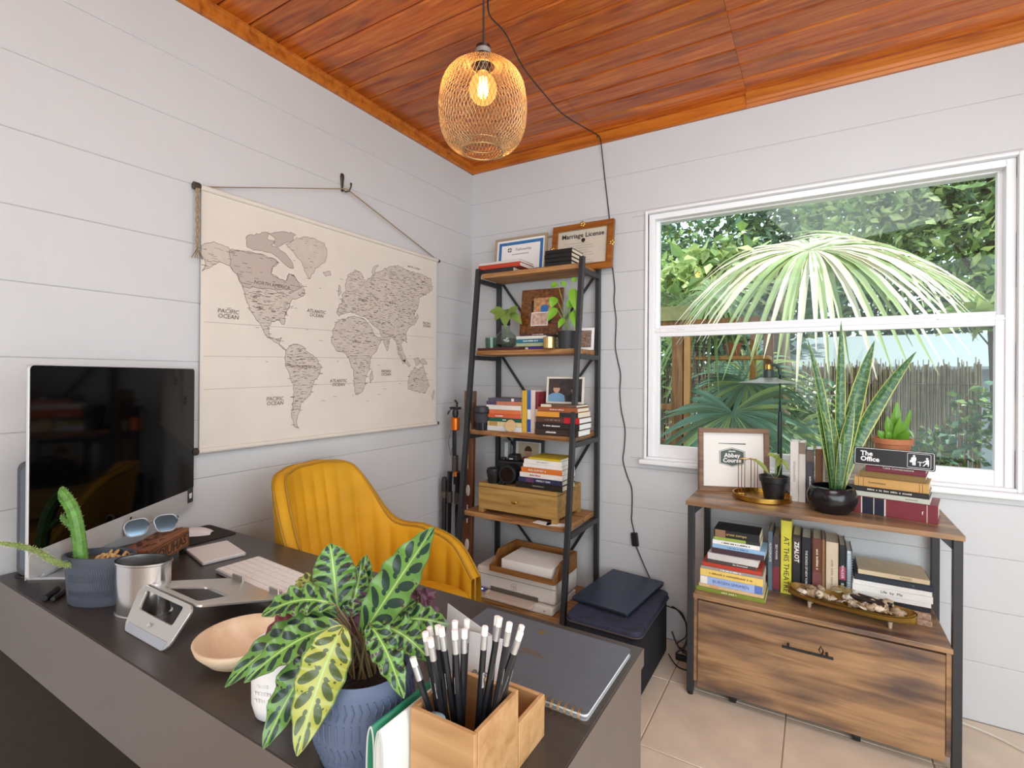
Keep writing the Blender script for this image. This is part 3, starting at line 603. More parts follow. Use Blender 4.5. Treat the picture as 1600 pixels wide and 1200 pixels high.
# ---- world map banner
M_canvas = mat('beige map canvas', '#ddd5c9', .85, vary=.03, vscale=8, bump=.1, bscale=900)
M_land = mat('taupe map print', '#cabfb3', .85, vary=.06, vscale=30); M_land2 = mat('dark taupe map print', '#bbaea4', .85); M_ink = mat('sepia ink', '#6b5a50', .85); M_inkl = mat('light sepia ink', '#9a8b7e', .85)
MY0, MY1, MZ0, MZ1 = -1.625, -.358, 1.035, 1.945
mp_ = thing('world_map_banner', 'beige canvas world map hanging on the left wall', 'wall map', (.014, (MY0+MY1)/2, MZ0))
def mloc(y, z, x=0): return V((x, y-(MY0+MY1)/2, z-MZ0))
def cv(u, v):
    y = MY0+(MY1-MY0)*u; z = MZ0+(MZ1-MZ0)*v; return mloc(y, z, .0006*math.sin(u*7)*math.sin(v*PI)+.002)
MB().grid(cv, 40, 20).build('canvas', M_canvas, mp_, smooth=True)
for z, nm in ((MZ1, 'top_rod'), (MZ0, 'bottom_rod')):
    MB().cyl(mloc(MY0-.004, z, .002), mloc(MY1+.004, z, .002), .010, n=14).build(nm, M_canvas, mp_, smooth=True)
    for y in (MY0-.018, MY1+.012): MB().cyl(mloc(y-.008, z, .002), mloc(y+.010, z, .002), .013 if y < -1 else .008, n=14).build('rod_cap', mat('dark wood cap', '#3a302a', .5), mp_, smooth=True)
LAND = {
 'NA': [(-1.623, 1.745), (-1.582, 1.768), (-1.530, 1.759), (-1.526, 1.752), (-1.476, 1.758), (-1.413, 1.761), (-1.363, 1.756), (-1.332, 1.743), (-1.357, 1.721), (-1.363, 1.694), (-1.328, 1.679), (-1.299, 1.675), (-1.287, 1.707), (-1.263, 1.706), (-1.244, 1.682), (-1.219, 1.664), (-1.212, 1.632), (-1.238, 1.617), (-1.268, 1.608), (-1.280, 1.585), (-1.298, 1.545), (-1.304, 1.502), (-1.315, 1.501), (-1.327, 1.516), (-1.361, 1.507), (-1.372, 1.475), (-1.366, 1.445), (-1.344, 1.441), (-1.315, 1.448), (-1.326, 1.421), (-1.309, 1.411), (-1.294, 1.398), (-1.320, 1.414), (-1.355, 1.435), (-1.383, 1.454), (-1.400, 1.483), (-1.422, 1.507), (-1.443, 1.539), (-1.459, 1.568), (-1.469, 1.606), (-1.480, 1.634), (-1.500, 1.670), (-1.525, 1.694), (-1.563, 1.701), (-1.600, 1.671), (-1.622, 1.657), (-1.609, 1.687), (-1.625, 1.712)],
 'CA': [(-1.526, 1.750), (-1.476, 1.756), (-1.413, 1.759), (-1.363, 1.754), (-1.335, 1.743), (-1.357, 1.721), (-1.363, 1.694), (-1.328, 1.679), (-1.299, 1.675), (-1.285, 1.705), (-1.263, 1.704), (-1.244, 1.682), (-1.225, 1.663), (-1.250, 1.646), (-1.322, 1.636), (-1.412, 1.629), (-1.475, 1.625), (-1.483, 1.638), (-1.500, 1.670), (-1.525, 1.696)],
 'ARC': [(-1.466, 1.810), (-1.424, 1.835), (-1.375, 1.851), (-1.381, 1.825), (-1.347, 1.822), (-1.364, 1.803), (-1.335, 1.802), (-1.300, 1.785), (-1.276, 1.763), (-1.263, 1.733), (-1.300, 1.739), (-1.335, 1.762), (-1.380, 1.773), (-1.424, 1.772), (-1.461, 1.776)],
 'ELL': [(-1.375, 1.847), (-1.324, 1.867), (-1.277, 1.876), (-1.256, 1.871), (-1.276, 1.838), (-1.314, 1.819), (-1.330, 1.805), (-1.353, 1.816), (-1.345, 1.835)],
 'GR': [(-1.300, 1.822), (-1.252, 1.860), (-1.176, 1.878), (-1.115, 1.870), (-1.101, 1.833), (-1.114, 1.784), (-1.161, 1.752), (-1.187, 1.702), (-1.213, 1.731), (-1.233, 1.772), (-1.264, 1.798)],
 'SA': [(-1.297, 1.396), (-1.267, 1.424), (-1.223, 1.421), (-1.191, 1.395), (-1.144, 1.363), (-1.124, 1.335), (-1.137, 1.301), (-1.164, 1.267), (-1.176, 1.228), (-1.202, 1.200), (-1.227, 1.179), (-1.233, 1.147), (-1.246, 1.115), (-1.233, 1.081), (-1.258, 1.094), (-1.267, 1.127), (-1.261, 1.192), (-1.259, 1.257), (-1.278, 1.300), (-1.299, 1.337), (-1.302, 1.369)],
 'AF': [(-1.055, 1.525), (-1.019, 1.552), (-0.958, 1.570), (-0.894, 1.567), (-0.844, 1.531), (-0.818, 1.488), (-0.774, 1.482), (-0.800, 1.431), (-0.843, 1.385), (-0.851, 1.340), (-0.875, 1.289), (-0.891, 1.227), (-0.931, 1.209), (-0.947, 1.253), (-0.948, 1.314), (-0.971, 1.362), (-0.995, 1.398), (-1.047, 1.407), (-1.073, 1.441), (-1.069, 1.488)],
 'EU': [(-1.048, 1.578), (-1.034, 1.615), (-1.016, 1.624), (-1.020, 1.659), (-0.997, 1.680), (-1.002, 1.709), (-0.987, 1.754), (-0.944, 1.786), (-0.904, 1.775), (-0.880, 1.739), (-0.813, 1.797), (-0.724, 1.840), (-0.668, 1.860), (-0.589, 1.844), (-0.507, 1.845), (-0.408, 1.833), (-0.396, 1.776), (-0.462, 1.737), (-0.505, 1.717), (-0.515, 1.659), (-0.546, 1.627), (-0.535, 1.572), (-0.576, 1.554), (-0.606, 1.510), (-0.595, 1.469), (-0.625, 1.479), (-0.640, 1.453), (-0.604, 1.386), (-0.624, 1.358), (-0.653, 1.412), (-0.683, 1.478), (-0.711, 1.496), (-0.738, 1.421), (-0.765, 1.472), (-0.789, 1.523), (-0.831, 1.539), (-0.870, 1.569), (-0.911, 1.575), (-0.958, 1.585), (-1.004, 1.577), (-1.034, 1.562)],
 'AU': [(-0.579, 1.303), (-0.533, 1.346), (-0.501, 1.332), (-0.469, 1.354), (-0.447, 1.304), (-0.413, 1.246), (-0.456, 1.203), (-0.521, 1.216), (-0.587, 1.231)],
 'MG': [(-0.849, 1.302), (-0.835, 1.325), (-0.828, 1.292), (-0.845, 1.261)],
 'NZ': [(-0.394, 1.194), (-0.376, 1.223), (-0.371, 1.200), (-0.389, 1.164)],
 'UK': [(-1.040, 1.668), (-1.035, 1.702), (-1.023, 1.670), (-1.037, 1.651)],
 'ID1': [(-0.628, 1.378), (-0.604, 1.383), (-0.568, 1.352), (-0.584, 1.345)],
 'ID2': [(-0.543, 1.388), (-0.506, 1.396), (-0.497, 1.368), (-0.526, 1.353)],
 'NG': [(-0.501, 1.382), (-0.463, 1.391), (-0.436, 1.362), (-0.475, 1.358)],
 'JP': [(-0.535, 1.600), (-0.521, 1.630), (-0.510, 1.614), (-0.529, 1.578)],
 'IC': [(-1.121, 1.742), (-1.086, 1.754), (-1.079, 1.738), (-1.109, 1.727)],
 'NZEM': [(-0.843, 1.792), (-0.830, 1.820), (-0.799, 1.832), (-0.821, 1.809), (-0.830, 1.775)],
}
def rough_coast(pp, sd):
    rn = random.Random(sd); out = []; n = len(pp)
    for i in range(n):
        (a, b_), (c_, d) = pp[i], pp[(i+1) % n]; l_ = math.hypot(c_-a, d-b_); m = max(1, int(l_/.011)); out.append((a, b_))
        for q in range(1, m):
            f_ = q/m; k_ = rn.uniform(-.0045, .0045)*min(1, l_/.03); out.append((a+(c_-a)*f_-(d-b_)/l_*k_, b_+(d-b_)*f_+(c_-a)/l_*k_))
    return out
LAND = {kx: rough_coast(pp, i) for i, (kx, pp) in enumerate(LAND.items())}
pr = MB(); pr2 = MB()
for kx, pp in LAND.items():
    tgt = pr2 if kx in ('CA', 'ELL', 'ARC') else pr
    xx = .0034 if tgt is pr2 else .0030
    tgt.add([mloc(y, z, xx) for y, z in pp], [tuple(range(len(pp)))])
for o in (pr.build('printed_land', M_land, mp_), pr2.build('printed_land', M_land2, mp_)): pass
def inside(y, z, pp):
    c = False; n = len(pp)
    for i in range(n):
        (a, b_), (c_, d) = pp[i], pp[i-1]
        if (b_ > z) != (d > z) and y < (c_-a)*(z-b_)/(d-b_)+a: c = not c
    return c
rnd = random.Random(3); b = MB()
for kx, dens in (('NA', 300), ('SA', 170), ('AF', 210), ('EU', 760), ('AU', 55), ('GR', 14)):
    pp = LAND[kx]; ya, yb = min(q[0] for q in pp), max(q[0] for q in pp); za, zb = min(q[1] for q in pp), max(q[1] for q in pp); n = 0
    while n < dens:
        y, z = rnd.uniform(ya-.02, yb+.02), rnd.uniform(za, zb)
        if kx == 'NA' and z > 1.64 and rnd.random() < .8: n += .3; continue
        if inside(y, z, pp):
            n += 1; l_ = rnd.uniform(.006, .022); h_ = rnd.choice((.0011, .0016)); m_ = rnd.choice((-1, 1))
            b.add([mloc(y, z, .0038), mloc(y+l_*m_, z, .0038), mloc(y+l_*m_, z+h_, .0038), mloc(y, z+h_, .0038)], [(0, 1, 2, 3)])
for kx, pp in LAND.items():                       # coast lines
    n = len(pp)
    for i in range(n):
        (a, b_), (c_, d) = pp[i], pp[(i+1) % n]; l_ = math.hypot(c_-a, d-b_) or 1; nx, nz = -(d-b_)/l_*.0007, (c_-a)/l_*.0007
        b.add([mloc(a+nx, b_+nz, .0036), mloc(a-nx, b_-nz, .0036), mloc(c_-nx, d-nz, .0036), mloc(c_+nx, d+nz, .0036)], [(0, 1, 2, 3)])
for i in range(46):
    y, z = rnd.uniform(MY0+.03, MY1-.05), rnd.uniform(1.15, 1.85); l_ = rnd.uniform(.008, .02)
    b.add([mloc(y, z, .0038), mloc(y+l_, z, .0038), mloc(y+l_, z+.0013, .0038), mloc(y, z+.0013, .0038)], [(0, 1, 2, 3)])
b.build('printed_names', M_ink, mp_)['kind'] = 'stuff'
b = MB()
for z in (1.482, 1.363, 1.247): b.add([mloc(MY0+.012, z, .0030), mloc(MY1-.012, z+.03, .0030), mloc(MY1-.012, z+.031, .0030), mloc(MY0+.012, z+.0012, .0030)], [(0, 1, 2, 3)])
b.build('printed_latitude_lines', M_inkl, mp_)
for s_, y, z, sz in (('PACIFIC\nOCEAN', -1.529, 1.518, .022), ('ATLANTIC\nOCEAN', -1.153, 1.561, .02), ('ATLANTIC\nOCEAN', -1.034, 1.266, .02), ('PACIFIC\nOCEAN', -1.342, 1.197, .021), ('INDIAN\nOCEAN', -.744, 1.313, .019), ('PACIFIC\nOCEAN', -.443, 1.577, .018), ('ARCTIC OCEAN', -.549, 1.868, .013), ('NORTH AMERICA', -1.357, 1.650, .019), ('SOUTH AMERICA', -1.220, 1.335, .016), ('AFRICA', -.933, 1.454, .016), ('EUROPE', -.895, 1.651, .015), ('A S I A', -.703, 1.663, .016)):
    text('map_lettering', s_, sz, M_ink, mp_, frameM(mloc(y, z, .0042), (0, 1, 0), (0, 0, 1)), shear=.15, ext=.0001)
M_rope = mat('jute cord', '#a08a6c', .9, bump=.5, bscale=400)
HKy, HKz = -1.006, 2.135
MB().tube([mloc(MY0, MZ1+.002, .002), mloc(HKy-.003, HKz, .014), mloc(HKy+.012, HKz-.003, .016), mloc(MY1, MZ1+.004, .002)], .0028, 8).build('hanging_cord', M_rope, mp_)
b = MB()
for d in (-.004, .004): b.tube([mloc(MY0-.018+d*math.cos(i*1.1), MZ1-.01-i*.012, .014+d*math.sin(i*1.1)) for i in range(18)], .0032, 6)
for i in range(5): b.tube([mloc(MY0-.018, MZ1-.215, .014), mloc(MY0-.018+(i-2)*.009, MZ1-.25, .014+.003*(i % 2))], .0018, 5)
b.build('braided_tassel', M_rope, mp_, smooth=True)
hk = thing('wall_hook', 'dark bronze coat hook on the left wall holding the map cord', 'hook', (.0, HKy, HKz))
M_brz = mat('aged bronze', '#4a4036', .4, metal=.7)
MB().lathe([(0, -.01), (.006, -.008), (.0055, .01), (.008, .035), (.0105, .055), (.009, .068), (.004, .073), (0, .074)], 14, sy=1, sx=.6).build('back_plate', M_brz, hk, loc=(.006, -.006, 0), smooth=True)
MB().tube([V((.008, -.006, .0)), V((.02, .002, -.010)), V((.03, .012, -.006)), V((.036, .018, .014)), V((.034, .02, .032))], [.004, .004, .004, .0035, .005], 8).build('hook_arm', M_brz, hk, smooth=True)
# ================================================================ BOOKS
BM = {}
def cov(c): 
    if c not in BM: BM[c] = mat('cover '+c, c, .48, spec=.4, vary=.05, vscale=25)
    return BM[c]
def book(label, L, W, T, c, loc, rz=0, stand=False, title=None, tc=None, tsize=None, pages=None, group=None, hard=True, bands=(), tpos=0, lean=0, sx=1, bold=.0):
    """spine on the local y = 0 face looking to -y; lying flat, or stand = upright"""
    rot = (0, PI/2+lean, rz) if stand else (0, 0, rz)
    z = loc[2]+(L/2 if stand else 0)
    t = thing('book', label, 'book', (loc[0], loc[1], z), group=group, rot=rot)
    bd = min(.0028 if hard else .0012, T*.2); ov = .003 if hard else .0
    b = MB(); b.box(-L/2, 0, 0, L/2, W, bd); b.box(-L/2, 0, T-bd, L/2, W, T); b.box(-L/2, 0, bd, L/2, bd, T-bd)
    b.build('cover', cov(c), t, bevel=.0008 if T > .008 else 0, seg=1)
    MB().box(-L/2+ov, bd+.0002, bd+.0001, L/2-ov, W-ov, T-bd-.0001).build('page_block', pages or M_page, t)
    for x0, x1, cc in bands:
        MB().box(-L/2+L*x0, -.0006, T*.02, -L/2+L*x1, .001, T*.98).build('spine_band', cov(cc), t)
    if title:
        s_ = tsize or T*.62
        text('title', title, s_, tc or M_twhite, t, frameM((tpos*L, -.0009, T/2), (1, 0, 0), (0, 0, 1)), ext=.0002, sx=sx, bold=bold)
    return t
TB, TW, TG = M_tblack, M_twhite, M_gold
M_tred = mat('red print', '#b02a35', .6); M_tor = mat('orange print', '#d9772e', .6); M_tcream = mat('cream print', '#e0d3ae', .6)
def stack(x, y, z, rows, rz=0, group=None):
    """rows bottom to top: (label, L, W, T, colour, dx, dy, drz, kwargs)"""
    for lb, L, W, T, c, dx, dy, dr_, kw in rows:
        book(lb, L, W, T, c, (x+dx, y+dy, z), rz+dr_, group=group, **kw); z += T+.0004
    return z
# ---- open shelf of the cabinet: leaning pile on the left
g1 = 'paperbacks piled on the open shelf of the cabinet'
stack(1.548, -.362, ZM, [
 ('olive green paperback at the bottom of the left cabinet pile', .258, .15, .016, '#7f8c35', -.004, 0, .0, dict(title='~10', tc=M_tcream, hard=False)),
 ('tan and orange paperback second from the bottom of the cabinet pile', .242, .15, .014, '#d7b687', -.002, .004, 0, dict(title='FACELESS', tc=M_tor, hard=False, tpos=-.25)),
 ('thick light blue paperback with blue lettering in the cabinet pile', .232, .15, .031, '#9db4dc', -.001, .002, 0, dict(title='BURGEN SPRIMEN', tc=mat('blue print', '#4a5f9a', .6), tsize=.017, hard=False, bands=((0, .12, '#e9e2d8'), (.88, 1, '#5d78bb')))),
 ('yellow paperback on top of the light blue one in the cabinet pile', .235, .148, .029, '#e6c56c', -.001, .004, .0, dict(title='~24', tc=mat('brown print', '#8a6a2c', .6), tsize=.011, hard=False)),
 ('thin grey magazine above the yellow paperback', .232, .146, .011, '#9c9692', 0, .004, .0, dict(title='~14', tsize=.008, hard=False)),
 ('thin red hardback above the grey magazine', .222, .146, .016, '#b5402f', 0, .006, 0, dict()),
 ('slim dark paperback lettered An Illustrated', .184, .13, .014, '#4d443d', 0, .008, .02, dict(title='An Illustrated', tsize=.010, tpos=.18, hard=False)),
 ('white pages first paperback lying in the middle of the cabinet pile', .188, .13, .026, '#c9c6c0', .004, .006, -.02, dict(pages=M_pagew, hard=False)),
 ('dark plum paperback above the white one in the cabinet pile', .196, .13, .022, '#45323a', .022, .014, .0, dict(hard=False)),
 ('pale blue hardback near the top of the cabinet pile', .196, .13, .016, '#8fb4d3', .025, .012, 0, dict(title='~14', tc=mat('slate print', '#4d6f92', .6), tsize=.008)),
 ('white paperback with black dotted lettering near the top of the pile', .176, .125, .017, '#e8e5df', .016, .012, 0, dict(title='~18', tc=TB, tsize=.009, hard=False)),
 ('lime green paperback third from the top edge of the pile', .172, .125, .013, '#93a94a', .019, .014, 0, dict(hard=False, bands=((.7, 1, '#2d2f33'),))),
 ('black paperback with gold lettering on top of the cabinet pile', .17, .125, .030, '#1f2226', .018, .012, 0, dict(title='cross compe', tc=mat('gold print', '#d8b45c', .5), tsize=.015, hard=False, bands=((.03, .26, '#8f6a52'),))),
], group=g1)
# ---- standing row
g2 = 'books standing on the open shelf of the cabinet'
yb = -.212
for lb, x0, x1, h, c, kw in [
 ('slate blue upright book with white lettering, leftmost of the standing row', 1.671, 1.688, .245, '#5d6c78', dict(title='HUNGERGATE', tsize=.012, tpos=-.15)),
 ('dark plum upright book with red lettering beside the yellow book', 1.689, 1.715, .228, '#453a40', dict(title='SELF POWER', tsize=.011, tpos=-.22, bands=((.55, .95, '#7a3038'),))),
 ('tall bright yellow book lettered AT THIS THEATRE', 1.718, 1.757, .298, '#d8d04a', dict(title='AT THIS THEATRE', tc=TB, tsize=.028, tpos=.1)),
 ('black upright book lettered ZEALOT with an orange patch', 1.760, 1.789, .246, '#2b2a2b', dict(title='ZEALOT', tsize=.022, tpos=-.22, bold=.0006, bands=((.05, .45, '#4a3a33'),))),
 ('black upright book with small white capital lettering', 1.792, 1.826, .241, '#232227', dict(title='THE BONDS OF NEW YORK', tsize=.011, pages=M_pagew)),
 ('reddish brown upright book with two framed titles', 1.830, 1.862, .243, '#6d4032', dict(title='~12', tc=M_tcream, tsize=.012, tpos=-.15, bands=((.55, .97, '#7d4a48'),))),
 ('narrow tan upright book between the brown and the cream books', 1.863, 1.873, .243, '#9a7350', dict()),
 ('thick cream upright book with faint lettering', 1.876, 1.917, .238, '#d9c8ac', dict(title='~14', tc=mat('faint print', '#b3a083', .6), tsize=.012)),
 ('black upright book with a pink label near the spiral notebook', 1.920, 1.942, .232, '#26262a', dict(title='WALKER     BIBLE', tsize=.013, tpos=.05, bands=((.36, .58, '#a9455c'),)))]:
    book(lb, h, .155, x1-x0, c, (x0, yb, ZM), 0, True, group=g2, **kw)
sp = thing('spiral_notebook', 'blue spiral bound notebook standing at the right end of the row', 'notebook', (1.9445, -.205, ZM))
MB().box(0, 0, 0, .002, .15, .212).build('cover', cov('#47728c'), sp); MB().box(.0165, 0, 0, .0185, .15, .212).build('cover', cov('#47728c'), sp); MB().box(.0024, .006, .002, .0161, .148, .21).build('page_block', M_pagew, sp)
b = MB()
for i in range(20): b.tube([V((.0092+.0105*math.cos(a), -.001+.007*math.sin(a), .012+i*.0098)) for a in [2*PI*q/10 for q in range(10)]], .0011, 5, close=True)
b.build('spiral_wire', mat('pale blue wire', '#b7d3e4', .3, metal=.4), sp)['kind'] = 'stuff'
# ---- flat pile on the right
g3 = 'flat books at the right end of the open cabinet shelf'
M_slab = mat('speckled pink stone', '#b8977f', .9, vary=.35, vscale=70, bump=.8, bscale=90)
z = ZM
for i, (L, lb) in enumerate(((.228, 'lower rough speckled pinkish slab under the flat books'), (.224, 'upper rough speckled pinkish slab under the flat books'))):
    o = MB().grid(lambda u, v: (0, 0, 0), 1, 1)
    pts = [(L*(i_/11-.5)+.0, -.003*((i_*7) % 3)) for i_ in range(12)]+[(L*(.5-i_/5), .12) for i_ in range(6)]
    t = tag(MB().prism(pts, 0, .02).build('stone_slab', M_slab, loc=(2.083, -.255+.01*i, z), bevel=.002), lb, 'slab', 'rough slabs under the flat books'); z += .0204
stack(2.083, -.235, z, [
 ('black binder lying above the speckled slabs', .234, .18, .018, '#222428', -.003, .0, 0, dict()),
 ('white book with a black spiral edge in the right pile', .234, .18, .016, '#e3dfd9', -.003, 0, 0, dict(pages=M_pagew, bands=((0, 1, '#e3dfd9'),), hard=False)),
 ('white book lettered Life in the right pile', .24, .18, .024, '#e8e4de', -.001, -.002, 0, dict(title='Life  by  Me', tc=TB, tsize=.014, hard=False, pages=M_pagew)),
 ('plain white book under the navy one', .236, .18, .017, '#e9e6e0', -.001, .0, 0, dict(hard=False, pages=M_pagew)),
 ('dark navy hardback second from the top of the right pile', .236, .18, .022, '#2c323d', .004, .0, 0, dict(title='III', tc=M_tgrey, tpos=.25, tsize=.009)),
 ('cream map covered paperback lettered GAINES on top of the right pile', .214, .165, .017, '#d8c6a2', .004, .004, 0, dict(title='GAINES', tc=mat('taupe print', '#8f7a5c', .6), tsize=.011, tpos=.18, hard=False)),
], group=g3)
# ---- cabinet top: standing books
g4 = 'books standing on the cabinet top in front of the window'
for lb, x0, x1, h, c, kw in [
 ('tall white upright book, leftmost on the cabinet top', 1.749, 1.779, .245, '#ddd8d0', dict(title='~13', tc=mat('pink grey print', '#b9a9a2', .6), tsize=.013)),
 ('white upright book with a brown patterned head on the cabinet top', 1.780, 1.804, .243, '#d9d4cc', dict(bands=((0, .19, '#8f7a6c'),))),
 ('dark grey upright book with a brown head on the cabinet top', 1.806, 1.834, .217, '#4c4a52', dict(title='~12', tsize=.010, tpos=.15, bands=((.02, .22, '#74635a'),))),
 ('brown cloth upright book on the cabinet top', 1.838, 1.863, .222, '#8b5f40', dict()),
 ('cream upright book with brown lettering beside the snake plant', 1.864, 1.889, .222, '#ddd3c3', dict(title='KARAKUL', tc=mat('brown print 2', '#6a5138', .6), tsize=.017, tpos=-.12))]:
    book(lb, h, .125, x1-x0, c, (x0, -.185, ZT), 0, True, group=g4, pages=M_pagew, **kw)
# ---- cabinet top: pile with the sign
g5 = 'books piled on the cabinet top under the sign'
zt = stack(2.084, -.268, ZT, [
 ('large thick maroon book with a black and silver label, bottom of the pile', .248, .16, .064, '#7a3038', .0, 0, 0, dict(bands=((.10, .115, '#d5cfc2'), (.118, .255, '#1c2130'), (.255, .265, '#d5cfc2'), (.268, .385, '#1c2130'), (.386, .405, '#d5cfc2'), (.875, .885, '#c9b9a5')), title='f', tpos=.33, tsize=.018)),
 ('pale grey green paperback above the maroon book', .228, .15, .018, '#bfc2b2', -.012, .004, 0, dict(title='~9', tc=M_tgrey, tsize=.008, tpos=.28, hard=False, pages=M_pagew)),
 ('slim black hardback with silver lettering in the sign pile', .226, .15, .019, '#2e2c2b', -.013, .004, 0, dict(title='~20', tc=mat('silver print', '#c5beb0', .5), tsize=.010)),
 ('tan cloth hardback with black ornaments in the sign pile', .220, .15, .034, '#c59a5c', -.011, .002, 0, dict(title='Commentary', tc=TB, tsize=.010, tpos=-.18, bands=((.06, .065, '#4a3a22'), (.13, .135, '#4a3a22'), (.88, .885, '#4a3a22'), (.92, .925, '#4a3a22')))),
 ('olive brown mottled hardback in the sign pile', .194, .14, .023, '#80663a', -.006, .004, 0, dict()),
 ('maroon hardback lettered Table Conversations under the sign', .176, .135, .035, '#7b3340', .003, .004, 0, dict(title='Table Conversations', tsize=.011, tpos=.05)),
], rz=-.2, group=g5)
sg = thing('office_sign', 'black plastic sign lettered The Office leaning on the book pile', 'sign', (2.079, -.283, zt-.012), rot=(-.14, 0, -.2))
MB().prism(rrect(.238, .066, .007), -.003, .0, frameM((0, 0, .034), (1, 0, 0), (0, 0, 1))).build('plate', mat('black sign plastic', '#17171a', .35, vary=.1, vscale=30, stretch=(.3, 1, 8)), sg)
def ringplate(b, w_, h_, r_, t_, M_):
    a = rrect(w_, h_, r_); c = rrect(w_-2*t_, h_-2*t_, max(.001, r_-t_)); n = len(a)
    b.add([(x, y, 0) for x, y in a]+[(x, y, 0) for x, y in c], [(i, (i+1) % n, n+(i+1) % n, n+i) for i in range(n)], M_)
SM = frameM((0, -.0005, .034), (1, 0, 0), (0, 0, 1))
b = MB(); ringplate(b, .232, .061, .006, .0014, SM @ Matrix.Translation((0, 0, .0005))); ringplate(b, .066, .050, .004, .0011, SM @ Matrix.Translation((.074, 0, .0005))); b.build('border_line', M_twhite, sg)
text('lettering', 'The\nOffice', .0235, M_twhite, sg, SM @ Matrix.Translation((-.098, .0005, .0006)), bold=.0007, align='LEFT', ext=.0002)
b = MB(); T_ = SM @ Matrix.Translation((.074, 0, .0006))
def blob(x, y, w_, h_, r_=.001): b.prism([(px_+x, py_+y) for px_, py_ in rrect(w_, h_, r_, 3)], 0, .0003, T_)
blob(-.014, .0165, .007, .006, .0028); blob(-.014, .006, .012, .013, .002); blob(-.0165, -.008, .004, .017); blob(-.0115, -.008, .004, .017); blob(-.022, -.003, .008, .008); blob(-.021, .005, .003, .010)
blob(.022, .010, .0065, .0065, .0028); blob(.005, -.004, .018, .0022); blob(.003, -.0115, .0022, .014)
b.prism([(.027, .006), (.022, .006), (.012, -.001), (.0125, -.003), (.020, -.001), (.017, -.008), (.010, -.017), (.0135, -.017), (.019, -.010), (.024, -.010), (.024, -.017), (.0262, -.017), (.0275, -.008)], 0, .0003, T_)
b.build('pictogram', M_twhite, sg)
# ---- ladder shelf books
S1, S2, S3, S4, S5 = LS
g6 = 'books on the top board of the ladder shelf'
stack(.335, -.238, S1, [('dark hardback under the red book on the top shelf', .235, .15, .022, '#2a2529', -.01, .0, 0, dict()), ('red hardback on the top shelf', .27, .155, .024, '#b8402c', .012, .004, 0, dict(pages=M_pagew)), ('pale worn hardback lying on the red book', .262, .15, .014, '#d5cfc8', .012, .006, 0, dict(pages=M_pagew))], group=g6)
stack(.70, -.225, S1, [('black notebook at the bottom of the pile of four on the top shelf', .152, .145, .021, '#1c1b1c', 0, 0, 0, dict()), ('black notebook second from the bottom on the top shelf', .152, .145, .021, '#1a1a1b', .001, .0, 0, dict()), ('black notebook third from the bottom on the top shelf', .154, .145, .021, '#1d1c1d', 0, .001, 0, dict()), ('black notebook on top of the pile of four on the top shelf', .152, .145, .021, '#191919', .002, .002, .01, dict())], group=g6)
g7 = 'books on the second board of the ladder shelf'
stack(.40, -.292, S2, [('thin maroon book lying at the front of the second shelf', .30, .10, .012, '#4a1f28', 0, 0, 0, dict(hard=False))], group=g7)
zq = stack(.60, -.262, S2, [('purple book at the bottom of the second shelf pile', .10, .15, .016, '#432a78', .0, 0, 0, dict()), ('green and cream book in the second shelf pile', .17, .15, .018, '#a9b48c', -.036, .0, 0, dict()), ('teal blue book lettered in white in the second shelf pile', .17, .15, .020, '#2f6f88', -.036, 0, 0, dict(title='~14', tsize=.010)), ('white book in the second shelf pile', .176, .15, .016, '#dcdad2', -.034, 0, 0, dict(pages=M_pagew)), ('dark brown slim book on top of the second shelf pile', .215, .16, .011, '#4b2f26', .008, 0, 0, dict(title='~18', tsize=.006, hard=False))], group=g7)
g8 = 'books on the middle board of the ladder shelf'
stack(.437, -.318, S3, [
 ('white paperback at the bottom of the left middle shelf pile', .212, .14, .026, '#d9d8d6', .004, 0, 0, dict(pages=M_pagew, hard=False)),
 ('cream patterned paperback second from the bottom, middle shelf', .208, .14, .023, '#d9c596', .004, .0, 0, dict(hard=False, bands=((.05, .3, '#b58f52'),))),
 ('dark green book in the left middle shelf pile', .20, .14, .019, '#1f5b48', .006, .0, 0, dict(title='~5', tsize=.008)),
 ('coral red paperback lettered in white, middle shelf', .202, .14, .020, '#cf5f3c', .004, 0, 0, dict(title='~10', tsize=.009, tpos=-.15, hard=False)),
 ('orange paperback fourth from the top of the left middle shelf pile', .195, .14, .022, '#d67446', .007, 0, 0, dict(hard=False)),
 ('thick white book third from the top, middle shelf', .214, .14, .024, '#e0dbd2', -.002, .0, 0, dict(pages=M_pagew)),
 ('purple and salmon paperback second from the top, middle shelf', .214, .14, .020, '#c07a5e', -.002, .002, 0, dict(hard=False, bands=((0, .3, '#4c4463'),))),
 ('slate grey book with a white sticker on top of the left middle shelf pile', .20, .14, .016, '#585565', .002, .002, 0, dict(bands=((.72, .8, '#e6e2de'),)))], group=g8)
for lb, x0, x1, h, y0, c, kw in [
 ('narrow yellow upright book on the middle shelf', .548, .574, .216, -.318, '#d3a93c', dict()),
 ('blue and white upright book on the middle shelf', .576, .597, .218, -.312, '#e3e0da', dict(bands=((0, .45, '#3d62a0'), (.68, .98, '#2d4f9e')))),
 ('pinkish white upright book on the middle shelf', .598, .619, .217, -.312, '#dccbc2', dict()),
 ('maroon and white upright book on the middle shelf', .620, .637, .21, -.306, '#7b2a32', dict(bands=((.42, .92, '#e4d9cd'),))),
 ('thick red upright book behind the right pile of the middle shelf', .640, .702, .205, -.20, '#b3202e', dict(bands=((.42, .43, '#e3c0bb'),)))]:
    book(lb, h, .14, x1-x0, c, (x0, y0, S3), 0, True, group=g8, **kw)
